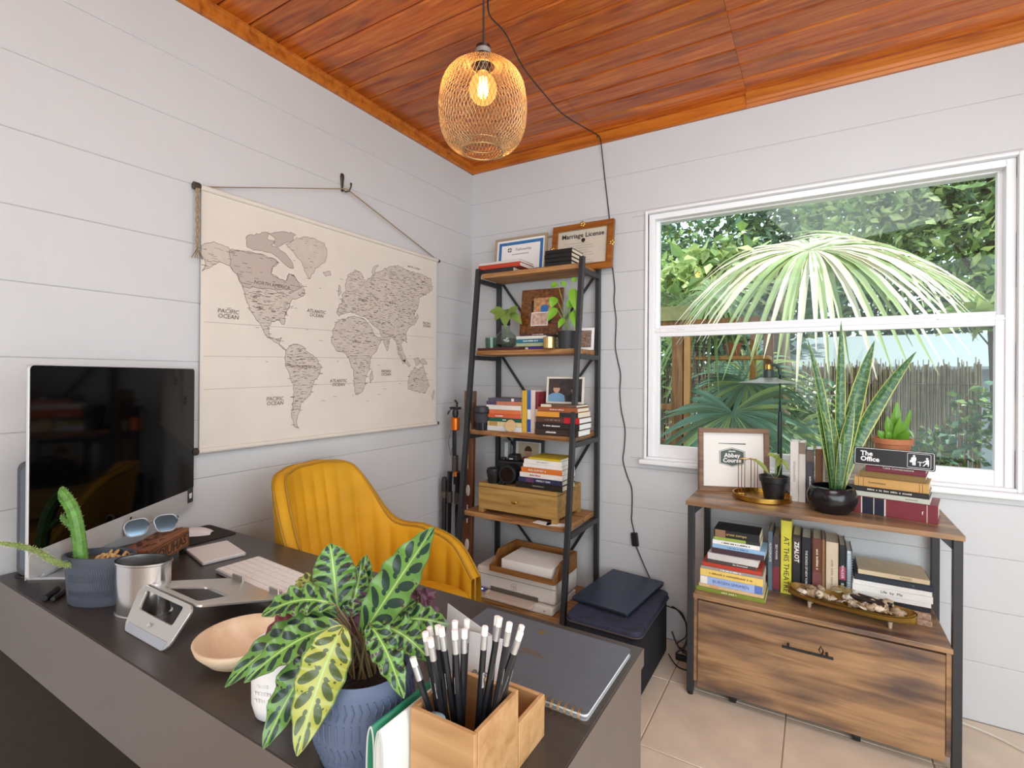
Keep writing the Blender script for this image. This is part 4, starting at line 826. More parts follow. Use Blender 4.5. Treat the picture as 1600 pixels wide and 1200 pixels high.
z3 = stack(.762, -.348, S3, [
 ('dark brown hardback lettered in white at the bottom of the right pile', .232, .155, .032, '#3b2a26', -.004, 0, 0, dict(title='~8', tpos=-.12, tsize=.013, pages=M_pagew)),
 ('black hardback second from the bottom of the right middle shelf pile', .236, .155, .030, '#2c2625', -.001, 0, 0, dict(title='~16', tsize=.010, tpos=-.12, pages=M_pagew)),
 ('brown and red hardback in the right middle shelf pile', .234, .155, .028, '#5a3a30', 0, 0, 0, dict(title='~9', tc=M_tgrey, tsize=.013, tpos=-.1, bands=((.66, 1, '#b5202c'),), pages=M_pagew)),
 ('orange and black paperback in the right middle shelf pile', .222, .15, .025, '#dd9a3d', -.001, 0, 0, dict(bands=((.56, 1, '#2b2b2c'),), hard=False)),
 ('rust coloured slim hardback second from the top of the right pile', .214, .15, .022, '#9b5836', .0, 0, 0, dict(title='~18', tsize=.007)),
 ('thin brown and cream book on top of the right middle shelf pile', .19, .145, .014, '#6c5141', .006, 0, 0, dict(bands=((0, .3, '#d8cbb6'),)))], group=g8)
# ================================================================ SMALL THINGS ON THE SHELF
def pframe(name, label, w_, h_, bw, th, loc, rz, tilt, fm, inner, cat='picture frame'):
    t = thing(name, label, cat, loc, rot=(tilt, 0, rz))        # front face at local y = 0 looking to -y, foot at z = 0
    b = MB()
    for x0, z0, x1, z1 in ((-w_/2, 0, w_/2, bw), (-w_/2, h_-bw, w_/2, h_), (-w_/2, bw, -w_/2+bw, h_-bw), (w_/2-bw, bw, w_/2, h_-bw)): b.box(x0, 0, z0, x1, th, z1)
    b.build('frame', fm, t, bevel=.0015); MB().box(-w_/2+bw, th*.55, bw, w_/2-bw, th, h_-bw).build('backing', inner, t); return t
def fpl(t, n_, x0, z0, x1, z1, y, m): return MB().box(x0, y, z0, x1, y+.0008, z1).build(n_, m, t)
M_wal = wood('walnut frame', ['#5b4030', '#7d5c44', '#8d6c50'], axis=0, rough=.5, rnd=.03)
M_rf = wood('reddish carved frame wood', ['#6b3a18', '#94561f', '#a9692c'], axis=0, rough=.4, rnd=.03)
M_tan = mat('tan photo frame', '#a99478', .5)
ce_ = pframe('certificate_frame', 'framed certificate with a blue patterned border on the top shelf', .34, .235, .012, .016, (.384, -.085, S1), 0, -.10, M_tan, M_wpaper)
b = MB()
for x0, z0, x1, z1 in ((-.145, .025, .145, .043), (-.145, .192, .145, .21), (-.145, .043, -.127, .192), (.127, .043, .145, .192)): b.box(x0, .0078, z0, x1, .0086, z1)
b.build('blue_border', mat('blue guilloche print', '#2f6ea8', .6, vary=.35, vscale=160), ce_)
text('lettering', 'Fellowship', .024, M_tgrey, ce_, frameM((.02, .0078, .162), (1, 0, 0), (0, 0, 1))); text('lettering', '~24', .008, M_tgrey, ce_, frameM((.0, .0078, .135), (1, 0, 0), (0, 0, 1)))
b = MB()
for q in range(4): b.prism([(.003, .003), (.013, .002), (.013, .006), (.006, .013), (.002, .013)], 0, .0006, frameM((-.072, .0084, .163), (1, 0, 0), (0, 0, 1)) @ Matrix.Rotation(q*PI/2, 4, 'Z'))
b.build('emblem', mat('dark plum print', '#3b2c3c', .6), ce_)
pframe('slim_frame', 'pale slim picture frame standing behind the marriage licence', .12, .225, .01, .012, (.575, -.034, S1), 0, -.06, M_tan, mat('cream mat board', '#d9cdbb', .7))
ml = pframe('licence_frame', 'ornate wooden frame holding a Marriage License on the top shelf', .352, .262, .03, .022, (.757, -.075, S1), 0, -.13, M_rf, mat('aged licence paper', '#cdc3b2', .75, vary=.04, vscale=12))
b = MB()
for x0, z0, x1, z1 in ((-.146, .03, .146, .034), (-.146, .228, .146, .232), (-.146, .034, -.142, .228), (.142, .034, .146, .228)): b.box(x0, -.001, z0, x1, .006, z1)
b.build('gilt_liner', M_gold, ml)
b = MB()
for cx, cz in ((0, .256), (0, .006), (-.170, .131), (.170, .131)):
    for q in range(5): a = q*2*PI/5; b.lathe([(0, .004), (.005, .003), (.008, 0)], 10, Matrix.Translation((cx+.009*math.cos(a), -.001, cz+.009*math.sin(a))) @ Matrix.Rotation(PI/2, 4, 'X'))
b.build('carved_ornament', M_gold, ml, smooth=True)
text('lettering', 'Marriage License', .036, M_tblack, ml, frameM((0, .0105, .197), (1, 0, 0), (0, 0, 1)), bold=.0005, sx=1.0)
b = MB()
for i in range(9):
    l_ = .11-.02*(i % 3); z_ = .155-i*.014; b.box(-l_, .0108, z_, l_*(.3+.7*((i*7) % 3)/2), .0114, z_+.0014)
b.build('written_lines', M_tgrey, ml)
b = MB(); b.prism([(-.012, .008), (0, .014), (.012, .008), (.010, -.004), (0, -.012), (-.010, -.004)], 0, .0005, frameM((.005, .0112, .168), (1, 0, 0), (0, 0, 1))); b.build('crest', M_tblack, ml)
# second board
M_gl = glass('green tinted glass', '#d8ebe0', .04, .93); M_glc = glass('clear glass', '#f6fbf9', .04, .97)
g_ = thing('glass_tumbler', 'small green tinted glass tumbler on the second shelf', 'glass', (.296, -.225, S2+.001)); MB().lathe([(0, 0), (.031, 0), (.034, .055), (.034, .072), (.0315, .072), (.029, .006), (0, .006)], 24).build('glass', M_gl, g_, smooth=True)
def heart(t): return (math.sin(PI*min(1, t*1.02))**.62)*(1.25-.75*t)
def lance(t): return math.sin(PI*min(1, t**.85*.985+.012))**.75
def strap(t): return min(1, .55+t*1.2)*(1-t**5)**.8
def leaf(name, base, tip, W, n, arch, prof_, mats, parent, wave=0, wn=5, nu=14, nv=6, cup=.15, back=True, seed=0):
    """one leaf: both faces, its own uv along and across"""
    base = V(base); tip = V(tip); n = V(n).normalized(); mid = (base+tip)/2+V(arch); b = MB(); rnd = random.Random(seed); ph = rnd.uniform(0, 6)
    def fn(off, flip):
        def f_(u, v):
            p = bez(base, mid, tip, u); d = (bez(base, mid, tip, min(1, u+.02))-bez(base, mid, tip, max(0, u-.02))).normalized()
            s = d.cross(n); s = s.normalized() if s.length > 1e-5 else frame_of(d)[0]; nn = s.cross(d)
            q = (v-.5)*2*(-1 if flip else 1); w_ = W*.5*prof_(u)
            return p+s*(q*w_)+nn*(cup*abs(q)*w_+wave*W*math.sin(u*wn*2*PI+ph)*abs(q)**1.5*math.sin(PI*u)+off)
        return f_
    b.grid(fn(0, False), nu, nv, 0, True)
    if back: b.grid(fn(-.0006, True), nu, nv, 1 if len(mats) > 1 else 0, True)
    return b.build(name, mats, parent, smooth='all')
L_ph = leafmat('pothos leaf', '#7f9a48', .35, .15, .3); L_ph2 = leafmat('bright pothos leaf', '#86bf3a', .35, .25, .2); L_stem = mat('green stem', '#8aa05a', .5)
va = thing('propagation_vase', 'round glass vase with a rooted pothos cutting on the second shelf', 'vase', (.388, -.22, S2+.013))
MB().lathe([(0, 0), (.04, 0), (.058, .02), (.062, .042), (.055, .068), (.03, .09), (.022, .10), (.022, .155), (.024, .16), (.0205, .16), (.019, .10), (.028, .087), (.052, .066), (.0595, .042), (.055, .02), (.038, .004), (0, .004)], 28).build('glass', M_glc, va, smooth='all')
MB().lathe([(.0225, .125), (.0235, .125), (.0235, .158), (.0225, .158)], 20).build('dark_collar', M_black, va); MB().lathe([(0, .0065), (.038, .0065), (.053, .022), (.057, .042), (.052, .052), (0, .052)], 20).build('water', glass('water', '#eaf1ea', .02, .96), va, smooth='all')
MB().tube([V((0, 0, .02)), V((.004, 0, .1)), V((.0, -.004, .18))], .003, 6).build('stem', L_stem, va)
for i, (a, l_, zz, w_) in enumerate([(-2.6, .11, .03, .055), (-2.0, .09, -.02, .05), (-1.2, .06, -.055, .06), (-.4, .10, .02, .05), (.3, .11, -.04, .05), (-3.1, .07, .06, .04), (.9, .09, .06, .045), (2.0, .08, .05, .045), (-1.6, .03, .0, .05)]):
    d = V((math.cos(a), math.sin(a)*.7, 0)); p0 = V((0, -.004, .165))+d*.025+V((0, 0, .02)); leaf('leaf', p0, p0+d*l_*.65+V((0, 0, zz-.02)), w_, (.3, -.8, .6), (0, 0, .02), heart, [L_ph, L_ph], va, seed=i)
    MB().tube([V((0, 0, .15)), (V((0, 0, .16))+p0)/2+V((0, 0, .015)), p0], .0016, 5).build('leaf_stalk', L_stem, va)
g_ = thing('brass_votive', 'ribbed brass votive cup on the second shelf', 'candle cup', (.69, -.292, S2)); MB().lathe([(0, 0), (.03, 0), (.033, .003), (.033, .058), (.031, .058), (.031, .005), (0, .005)], 20).build('cup', mat('pale ribbed brass', '#d2b67c', .25, metal=.9), g_, smooth=20)
ppot = thing('pothos_pot', 'matt black pot with a trailing bright green pothos on the second shelf', 'potted plant', (.768, -.25, S2))
MB().lathe([(0, 0), (.042, 0), (.047, .088), (.043, .088), (.040, .02), (0, .02)], 28).build('pot', mat('matt charcoal ceramic', '#2a2c30', .6), ppot, smooth=True); MB().lathe([(0, .078), (.043, .078)], 20).build('soil', M_soil, ppot)
for i, (tx, ty, tz, bx_, bz, w_) in enumerate([(-.075, -.03, .205, -.06, .26, .05), (-.095, -.03, .14, -.055, .205, .05), (-.03, -.02, .33, -.005, .315, .03), (-.085, -.02, .31, -.05, .325, .035), (.075, -.03, .16, .03, .30, .06), (.07, -.05, .09, .05, .19, .062), (.055, 0, .20, .03, .28, .045), (.05, .0, .345, .035, .33, .035), (-.03, -.04, .10, -.01, .15, .035), (.03, -.03, .24, .02, .2, .04)]):
    p0 = V((bx_, -.01, bz)); leaf('leaf', p0, (tx, ty, tz), w_, (.35, -.8, .45), (0, -.01, .01), heart, [L_ph2, L_ph], ppot, seed=30+i)
    MB().tube([V((0, 0, .075)), V((bx_*.3, -.005, bz*.65)), p0], .0018, 5).build('stem', L_stem, ppot)
tf = pframe('tortoiseshell_frame', 'tortoiseshell picture frame with two overlapping family snapshots', .245, .255, .062, .014, (.566, -.165, zq), .06, -.14, mat('tortoiseshell', '#6b3d14', .3, vary=.75, vscale=55, coat=.3), mat('dark mat', '#3a2415', .6))
M_ph = [mat('snapshot a', '#b98a5e', .5, vary=.5, vscale=50), mat('snapshot b', '#c7a796', .5, vary=.45, vscale=60), mat('snapshot blue', '#2f6fae', .5), mat('snapshot dark', '#3a2f2e', .5, vary=.4, vscale=40), mat('skin tone print', '#c69a80', .55), mat('snapshot grey blue', '#6f9bbb', .55), mat('dark clothing print', '#1e1b1d', .55), mat('red shirt print', '#a83643', .55), mat('snapshot sand', '#c8b79a', .55), mat('hair print', '#4a3326', .55)]
fpl(tf, 'snapshot', -.045, .105, .058, .205, -.001, M_ph[0]); fpl(tf, 'snapshot', -.055, .050, .045, .125, -.003, M_wpaper); fpl(tf, 'snapshot', -.05, .055, .04, .12, -.0042, M_ph[1])
text_o = MB().prism(rrect(.045, .04, .015), 0, .0006, frameM((.02, -.0012, .145), (1, 0, 0), (0, 0, 1))).build('blue_figure', M_ph[2], tf)
sf = pframe('small_photo_frame', 'small white framed photo at the right end of the second shelf', .105, .118, .014, .01, (.80, -.12, S2), .12, -.16, M_wpaper, mat('busy snapshot', '#8c7364', .5, vary=.7, vscale=80))
# middle board
cu_ = thing('travel_cup', 'matt black travel cup on the middle shelf', 'cup', (.298, -.315, S3))
MB().lathe([(0, 0), (.033, 0), (.036, .06)], 28).build('cup_body', mat('gloss black', '#18191b', .2), cu_, smooth=True); MB().lathe([(.0365, .04), (.0385, .042), (.042, .085), (.040, .087), (.0365, .086)], 28).build('sleeve', mat('charcoal silicone', '#34363a', .75), cu_, smooth=True)
MB().lathe([(.036, .06), (.042, .092), (.047, .096), (.047, .118), (.043, .126), (0, .126)], 28).build('lid', mat('black lid', '#242528', .5), cu_, smooth=30)
wd_ = tag(MB().lathe([(0, 0), (.03, 0), (.032, .003), (.03, .006), (0, .006)], 32, Matrix.Rotation(math.radians(80), 4, 'X')).build('wood_coaster', wood('pale wood disc', ['#c9a878', '#d9bb8a'], axis=0, rough=.6, rnd=.02), loc=(.487, -.328, S3+.032), smooth=30), 'round pale wooden coaster leaning on the middle shelf books', 'coaster')
def figure(t, x, z, s_, shirt, hair, y):
    MB().prism([(-.5, 0), (.5, 0), (.46, .32), (.2, .45), (-.2, .45), (-.46, .32)], 0, .0004, frameM((x, y, z), (1, 0, 0), (0, 0, 1)) @ Matrix.Scale(s_, 4)).build('person_print', shirt, t)
    MB().prism([(.19*math.cos(a), .24*math.sin(a)+.68) for a in [2*PI*q/18 for q in range(18)]], .0004/s_, .0007/s_, frameM((x, y, z), (1, 0, 0), (0, 0, 1)) @ Matrix.Scale(s_, 4)).build('face_print', M_ph[4], t)
    MB().prism([(.20*math.cos(a), .25*math.sin(a)+.72) for a in [PI*q/12 for q in range(13)]], .0007/s_, .0009/s_, frameM((x, y, z), (1, 0, 0), (0, 0, 1)) @ Matrix.Scale(s_, 4)).build('hair_print', hair, t)
pf_ = pframe('couple_photo_frame', 'white photo frame with two people on the books of the middle shelf', .20, .135, .010, .012, (.762, -.27, z3), .05, -.10, mat('ivory frame', '#dcd6c8', .5), M_ph[3])
figure(pf_, -.045, .011, .095, M_ph[5], M_ph[9], .0045); figure(pf_, .05, .011, .085, M_ph[6], M_ph[6], .0045)
# lower board: wooden box, cameras, books
M_box = wood('golden oak box', ['#8c6a36', '#a98348', '#bb9556'], axis=0, rough=.5, scale=1.2, rnd=.02)
wx = thing('wooden_box', 'golden oak keepsake box with a brass latch on the lower shelf', 'box', (.545, -.215, S4))
bx0, bx1, by0, by1 = -.228, .228, -.152, .14
b = MB(); b.box(bx0, by0, .02, bx1, by1, .134)
for x in (bx0, bx1-.03):
    for y in (by0, by1-.03): b.box(x, y, 0, x+.03, y+.03, .02)
b.build('body', M_box, wx, bevel=.0015); MB().box(bx0, by0-.001, .136, bx1, by1, .155).build('lid', M_box, wx, bevel=.0015)
MB().lathe([(0, .004), (.011, .003), (.017, 0)], 20, Matrix.Translation((-.012, by0, .075)) @ Matrix.Rotation(PI/2, 4, 'X') @ Matrix.Diagonal((1, .55, 1, 1))).build('latch_plate', M_brass, wx, smooth=True); MB().tube([V((.008, by0-.004, .078)), V((.018, by0-.008, .086)), V((.026, by0-.005, .082)), V((.024, by0-.006, .092))], .0016, 6).build('latch_hook', M_brass, wx)
BT = S4+.155
M_cam = mat('camera black', '#121214', .42, bump=.2, bscale=500); M_lens = mat('lens glass', '#0a0c14', .03, coat=1)
cm = thing('camera', 'black mirrorless camera with lens on the wooden box', 'camera', (.470, -.262, BT), .15); cm.scale = (1.3, 1.3, 1.3)
MB().box(-.065, -.02, 0, .065, .025, .088).build('body', M_cam, cm, bevel=.008, seg=3); MB().prism([(-.025, .088), (.025, .088), (.018, .112), (-.018, .112)], -.03, .02, frameM((0, 0, 0), (1, 0, 0), (0, 0, 1))).build('prism_hump', M_cam, cm, bevel=.003)
MB().cyl((.005, -.02, .045), (.005, -.085, .045), .034, .036, 28).build('lens', M_cam, cm, bevel=.002); MB().cyl((.005, -.0855, .045), (.005, -.0875, .045), .028, .028, 24).build('front_glass', M_lens, cm); MB().cyl((-.045, 0, .0885), (-.045, 0, .097), .012, n=18).build('dial', M_cam, cm); MB().cyl((.043, 0, .0885), (.043, 0, .094), .010, n=18).build('dial', M_cam, cm)
text('lettering', '~4', .008, M_twhite, cm, frameM((0, -.0305, .098), (1, 0, 0), (0, 0, 1)))
ln = thing('camera_lens', 'black spare camera lens standing on the wooden box', 'lens', (.392, -.335, BT)); MB().lathe([(0, 0), (.031, 0), (.033, .004), (.033, .028), (.036, .034), (.038, .07), (.036, .076), (.03, .078), (0, .078)], 28).build('barrel', M_cam, ln, smooth=30); MB().lathe([(.0385, .048), (.0395, .05), (.0395, .066), (.0385, .068)], 28).build('focus_ring', mat('rubber ring', '#1d1d1f', .8), ln)
fl_ = thing('flash_trigger', 'small black and red camera accessory in front of the camera', 'accessory', (.452, -.352, BT)); MB().box(-.016, -.011, 0, .016, .011, .018).build('foot', M_cam, fl_, bevel=.003); MB().box(-.011, -.009, .018, .011, .009, .05).build('body', M_cam, fl_, bevel=.003); MB().box(-.0115, -.0095, .036, .0115, -.004, .047).build('red_window', mat('red plastic', '#a32a22', .3), fl_)
g9 = 'books on the wooden box'
stack(.668, -.352, BT, [
 ('black leather Bible like book at the bottom of the box pile', .262, .15, .029, '#26221f', -.004, .0, 0, dict(title='~12', tc=M_tgrey, tsize=.010)),
 ('navy book lettered PERFECT YEAR in the box pile', .246, .15, .024, '#2d2f52', .003, 0, 0, dict(title='PERFECT YEAR', tsize=.012, tpos=.08, bands=((.18, .36, '#5e3a62'),))),
 ('white and pink paperback in the box pile', .236, .15, .024, '#e2dad4', .006, .002, 0, dict(title='~11', tc=M_tred, tsize=.010, tpos=-.12, hard=False, pages=M_pagew)),
 ('orange paperback lettered REAL SUPPORT in the box pile', .228, .15, .025, '#d2732f', .010, .002, 0, dict(title='REAL SUPPORT &', tsize=.013, tpos=-.1, hard=False, pages=M_pagew)),
 ('white paperback below the topmost white one in the box pile', .216, .15, .018, '#e7e4de', .014, .004, 0, dict(hard=False, pages=M_pagew)),
 ('white paperback second from the top of the box pile', .208, .15, .022, '#e9e5dd', .014, .006, 0, dict(title='~16', tc=M_tgrey, tsize=.007, hard=False, pages=M_pagew)),
 ('yellow paperback on top of the box pile', .176, .16, .010, '#c9b02c', .024, .01, 0, dict(hard=False, pages=M_pagew))], group=g9)
p4 = pframe('portrait_frame', 'black framed portrait of a person in red behind the camera', .20, .355, .016, .014, (.432, -.058, S4), 0, -.05, mat('dark grey frame', '#33383d', .4), M_wpaper); fpl(p4, 'portrait_photo', -.066, .18, .066, .334, .006, M_ph[8]); figure(p4, 0, .2, .12, M_ph[7], M_ph[9], .0045)
p5 = pframe('tall_frame', 'slim silver grey frame behind the portrait frame', .05, .34, .012, .012, (.295, -.07, S4), 0, -.04, mat('silver grey frame', '#8f9496', .4), M_wpaper)
for i, (x, y, r_, lb) in enumerate(((.70, -.395, -.1, 'loose white card under the oak box front corner'), (.775, -.385, .35, 'second loose white card beside the box at the leg'))): tag(MB().box(-.045, -.003+0, 0, .045, .045, .0012).build('loose_card', M_wpaper, loc=(x, y, S4+.0003), rot=(0, 0, r_)), lb, 'card')
# bottom board: printer, tray, paper
M_pw = mat('warm white printer plastic', '#d9d2c9', .45); M_pw2 = mat('beige printer plastic', '#cbb9a8', .5)
pn = thing('printer', 'white home printer on the bottom board of the ladder shelf', 'printer', (.565, -.29, S5))
MB().box(-.225, -.125, .045, .225, .135, .155).build('body', M_pw, pn, bevel=.012, seg=3); MB().box(-.222, -.145, 0, .222, .13, .042).build('base', M_pw, pn, bevel=.012, seg=3); MB().box(-.224, -.1265, .118, .224, .134, .1205).build('seam', mat('grey seam', '#8d8983', .6), pn)
MB().box(-.13, -.19, .030, .13, -.125, .044).build('output_tray', M_pw2, pn, bevel=.003); MB().box(-.135, -.128, .046, .135, -.124, .066).build('paper_slot', mat('dark slot', '#5d544d', .8), pn); MB().box(-.215, -.162, .044, -.15, -.127, .0455).build('control_panel', mat('blue control panel', '#3a3f78', .25), pn); MB().cyl((-.178, -.14, .0456), (-.178, -.14, .0468), .005, n=12).build('power_light', mat('blue led', '#7fa2ff', .3, emit='#6f8dff', es=4), pn)
b = MB(); ringp = [(.016*math.cos(2*PI*i/28), .016*math.sin(2*PI*i/28)) for i in range(28)]; PMx = frameM((.0, -.1262, .088), (1, 0, 0), (0, 0, 1)); b.add([(x, y, 0) for x, y in ringp]+[(x*.9, y*.9, 0) for x, y in ringp], [(i, (i+1) % 28, 28+(i+1) % 28, 28+i) for i in range(28)], PMx); b.build('logo_ring', M_tgrey, pn); text('logo', 'hp', .019, M_tgrey, pn, PMx, shear=.35, ext=.0001)
MB().cyl((.18, -.1455, .02), (.18, -.1468, .02), .004, n=12).build('indicator', M_tgrey, pn)
ty = thing('letter_tray', 'brown wooden letter tray on top of the printer', 'tray', (.622, -.315, S5+.157)); M_tray = wood('brown tray wood', ['#6b431f', '#88592d', '#966838'], axis=0, rough=.5, rnd=.02)
MB().box(-.18, -.135, 0, .18, .13, .008).build('bottom', M_tray, ty)
for x in (-.18, .17): MB().prism([(-.135, .008), (.13, .008), (.13, .085), (-.055, .085), (-.105, .035), (-.135, .03)], 0, .010, frameM((x, 0, 0), (0, 1, 0), (0, 0, 1))).build('side', M_tray, ty, bevel=.001)
MB().box(-.17, .12, .008, .17, .13, .085).build('back', M_tray, ty); MB().box(-.17, -.135, .008, .17, -.127, .026).build('front_lip', M_tray, ty)
tag(MB().box(-.14, -.10, 0, .14, .105, .05).build('paper_stack', M_pagew, loc=(.632, -.315, S5+.157+.0085), bevel=.001), 'stack of white printer paper in the wooden tray', 'paper')
# ---- things standing by the shelf
lv = thing('spirit_level', 'long wooden spirit level with white vials leaning beside the ladder shelf', 'level', (.168, -.262, 0), rot=(-.02, 0, 0)); M_lv = wood('dark red brown level wood', ['#4a2a1a', '#6b4029', '#7d5236'], axis=2, rough=.5, rnd=.02)
MB().box(-.032, -.014, 0, .032, .014, 1.215).build('stock', M_lv, lv, bevel=.003); MB().box(-.033, -.015, 1.15, .033, .015, 1.216).build('end_cap', mat('worn brass wood', '#6f5a43', .6), lv, bevel=.003)
for z in (.36, .66, 1.02): MB().lathe([(0, .004), (.014, .003), (.016, 0)], 20, Matrix.Translation((.005, -.0145, z)) @ Matrix.Rotation(PI/2, 4, 'X') @ Matrix.Diagonal((.85, 2.0, 1, 1))).build('vial', mat('ivory vial', '#d8d0c2', .4), lv, smooth=True)
MB().box(-.012, -.0155, .78, .004, -.0138, .95).build('groove_strip', mat('pale groove', '#a58a68', .6), lv); MB().box(.0, -.0155, .48, .006, -.0138, .58).build('scale_strip', M_twhite, lv)
tp = thing('camera_tripod', 'folded black tripod with an orange ball head in the corner', 'tripod', (.128, -.325, 0)); M_cf = mat('carbon tube', '#1e1e20', .35); M_org = mat('anodised orange', '#cf6a1c', .3, metal=.5)
for i, (dx, dy) in enumerate(((-.026, -.012), (.026, -.012), (0, .024))): MB().tube([V((dx*1.1, dy*1.1, 0)), V((dx, dy, .77))], [.010, .0145], 12).build('leg', M_cf, tp, smooth=True); MB().cyl((dx*1.02, dy*1.02, .60), (dx*1.02, dy*1.02, .66), .0165, n=14).build('leg_lock', mat('brown grip', '#3c322c', .6), tp)
MB().cyl((0, 0, .70), (0, 0, 1.0), .008, n=10).build('centre_column', M_cf, tp); MB().cyl((-.013, 0, .80), (-.013, 0, 1.0), .006, n=10).build('centre_column', M_cf, tp); MB().cyl((0, 0, .765), (0, 0, .86), .018, n=16).build('collar', mat('brown collar', '#40352c', .5), tp, bevel=.002); MB().cyl((.02, -.02, .75), (.02, -.02, .775), .012, n=12).build('orange_lock', M_org, tp)
MB().cyl((0, 0, 1.0), (0, 0, 1.07), .024, n=22).build('ball_head', M_org, tp, bevel=.004, smooth=30); MB().lathe([(0, 1.12), (.014, 1.115), (.018, 1.095), (.014, 1.072), (0, 1.07)], 16).build('ball', M_black, tp, smooth=True); MB().box(-.03, -.014, 1.115, .03, .014, 1.128).build('plate', M_black, tp, bevel=.002); MB().tube([V((-.02, 0, 1.12)), V((-.045, 0, 1.10)), V((-.05, -.005, 1.085))], .005, 6).build('knob', M_black, tp); MB().tube([V((.01, 0, 1.128)), V((.012, 0, 1.15)), V((-.004, 0, 1.165))], .006, 6).build('clamp', M_black, tp)
MB().tube([V((-.02, -.012, 1.0)), V((-.035, -.014, .93)), V((-.02, -.014, .86)), V((-.01, -.014, .9))], .0015, 5).build('wrist_strap', M_black, tp)
mo = thing('monopod', 'slim black monopod leaning next to the tripod', 'monopod', (.058, -.33, 0)); MB().cyl((0, 0, 0), (0, 0, .62), .014, n=14).build('lower_tube', M_cf, mo, smooth=30); MB().cyl((0, 0, .62), (0, 0, .655), .016, n=14).build('lock_collar', mat('brown lock', '#54443a', .4), mo, smooth=30); MB().lathe([(.0145, .655), (.0165, .665), (.0165, .71), (.013, .732), (0, .737)], 16).build('grip_cap', mat('rubber grip', '#2a2625', .6), mo, smooth=True)
# ---- black fabric box with laptop
M_felt = mat('black felt', '#15151b', .95, vary=.2, vscale=60, bump=.3, bscale=300, sheen=.3); M_feltb = mat('navy black lid felt', '#2b2d42', .7, vary=.35, vscale=25, bump=.25, bscale=260, sheen=.5)
ob = thing('storage_box', 'black fabric storage box on the floor between shelf and cabinet', 'storage box', (1.085, -.345, 0)); MB().box(-.155, -.235, 0, .155, .225, .255).build('body', M_felt, ob, bevel=.02, seg=3); MB().prism(rrect(.325, .475, .035), .256, .285, Matrix.Translation((0, -.005, 0))).build('lid', M_feltb, ob, bevel=.006, seg=3)
MB().tube([V((x, y-.005, .262)) for x, y in rrect(.329, .479, .035)], .003, 6, close=True).build('lid_stitching', mat('brown binding', '#4a413d', .8), ob); MB().box(.150, .02, .258, .1615, .19, .275).build('zip', mat('zip silver', '#7c7e82', .4, metal=.6), ob)
lp = thing('laptop', 'closed dark navy laptop lying on the storage box', 'laptop', (1.052, -.262, .2855), math.radians(-6)); MB().prism(rrect(.272, .425, .012), .002, .011).build('base', mat('laptop base', '#15171d', .5), lp, bevel=.002); M_lt = mat('dark navy metal lid', '#3d4a5e', .38, metal=.6)
MB().prism(rrect(.274, .427, .012), .0115, .0185).build('lid', M_lt, lp, bevel=.0015); text('logo', 'hp', .022, mat('dim gold logo', '#6f675c', .4, metal=.5), lp, frameM((0, .02, .0188), (-1, 0, 0), (0, -1, 0)), ext=.0001)
cc = thing('cable_coil', 'tangle of black cables behind the storage box', 'cable', (1.31, -.14, 0)); MB().tube(smooth_path([(-.06, .06, .2), (-.02, .04, .19), (.02, .03, .13), (.015, .0, .06), (-.02, -.02, .02), (.03, -.03, .012), (.07, -.02, .012), (-.01, .0, .04), (-.05, .02, .1)], 6), .004, 6).build('cable', M_black, cc, smooth=True); MB().box(-.02, -.035, 0, .05, -.012, .022).build('plug', M_black, cc, bevel=.003); MB().tube(smooth_path([(-.05, -.04, .02), (.0, -.09, .004), (.05, -.10, .004), (.10, -.09, .004)], 6), .003, 6).build('cable', M_black, cc, smooth=True)
wc_ = tag(MB().tube(smooth_path([(2.28, -.04, .006), (2.40, -.08, .006), (2.50, -.15, .006), (2.62, -.20, .006), (2.9, -.2, .006)], 6), .005, 6).build('white_cable', mat('white cable', '#d8cfc2', .5), smooth=True), 'white cable running along the floor beside the cabinet', 'cable')
# ================================================================ ON THE CABINET TOP
ab = pframe('sign_print_frame', 'square walnut frame with an Abbey Course sign print on the cabinet top', .298, .280, .020, .030, (1.530, -.131, ZT), math.radians(22), -.05, M_wal, mat('cream print paper', '#e9e5dd', .7))
M_sgn = mat('dark green sign print', '#4a5750', .6)
Q = frameM((-.004, .0158, .150), (1, 0, 0), (0, 0, 1))
def signshape(s_): return [(x*s_, y*s_) for x, y in [(-.055, -.028), (-.03, -.034), (0, -.043), (.03, -.034), (.055, -.028), (.055, .028), (.03, .036), (0, .044), (-.03, .036), (-.055, .028)]]
MB().prism(signshape(1), 0, .0004, Q).build('sign_print', M_sgn, ab); b = MB(); b.add([(x, y, .0006) for x, y in signshape(.95)]+[(x, y, .0006) for x, y in signshape(.90)], [(i, (i+1) % 10, 10+(i+1) % 10, 10+i) for i in range(10)], Q); b.build('sign_border', M_twhite, ab)
text('lettering', 'Abbey\nCourse', .026, M_twhite, ab, Q @ Matrix.Translation((0, -.003, .0006)), bold=.0007, ext=.0001); text('lettering', '~6', .009, M_twhite, ab, Q @ Matrix.Translation((0, .027, .0006)), ext=.0001)
MB().prism([(-.058, .060), (.058, .058), (.058, .063), (-.058, .0625)], 0, .0004, Q).build('bar_print', M_sgn, ab)
tr_ = thing('brass_tray', 'round brass tray on the cabinet top', 'tray', (1.645, -.202, ZT)); MB().lathe([(0, 0), (.108, 0), (.112, .004), (.112, .022), (.108, .022), (.107, .006), (0, .006)], 48).build('dish', M_brass, tr_, smooth=30)
wf_ = thing('wire_holder', 'gold wire jewellery stand on the brass tray', 'stand', (1.590, -.180, ZT+.0065))
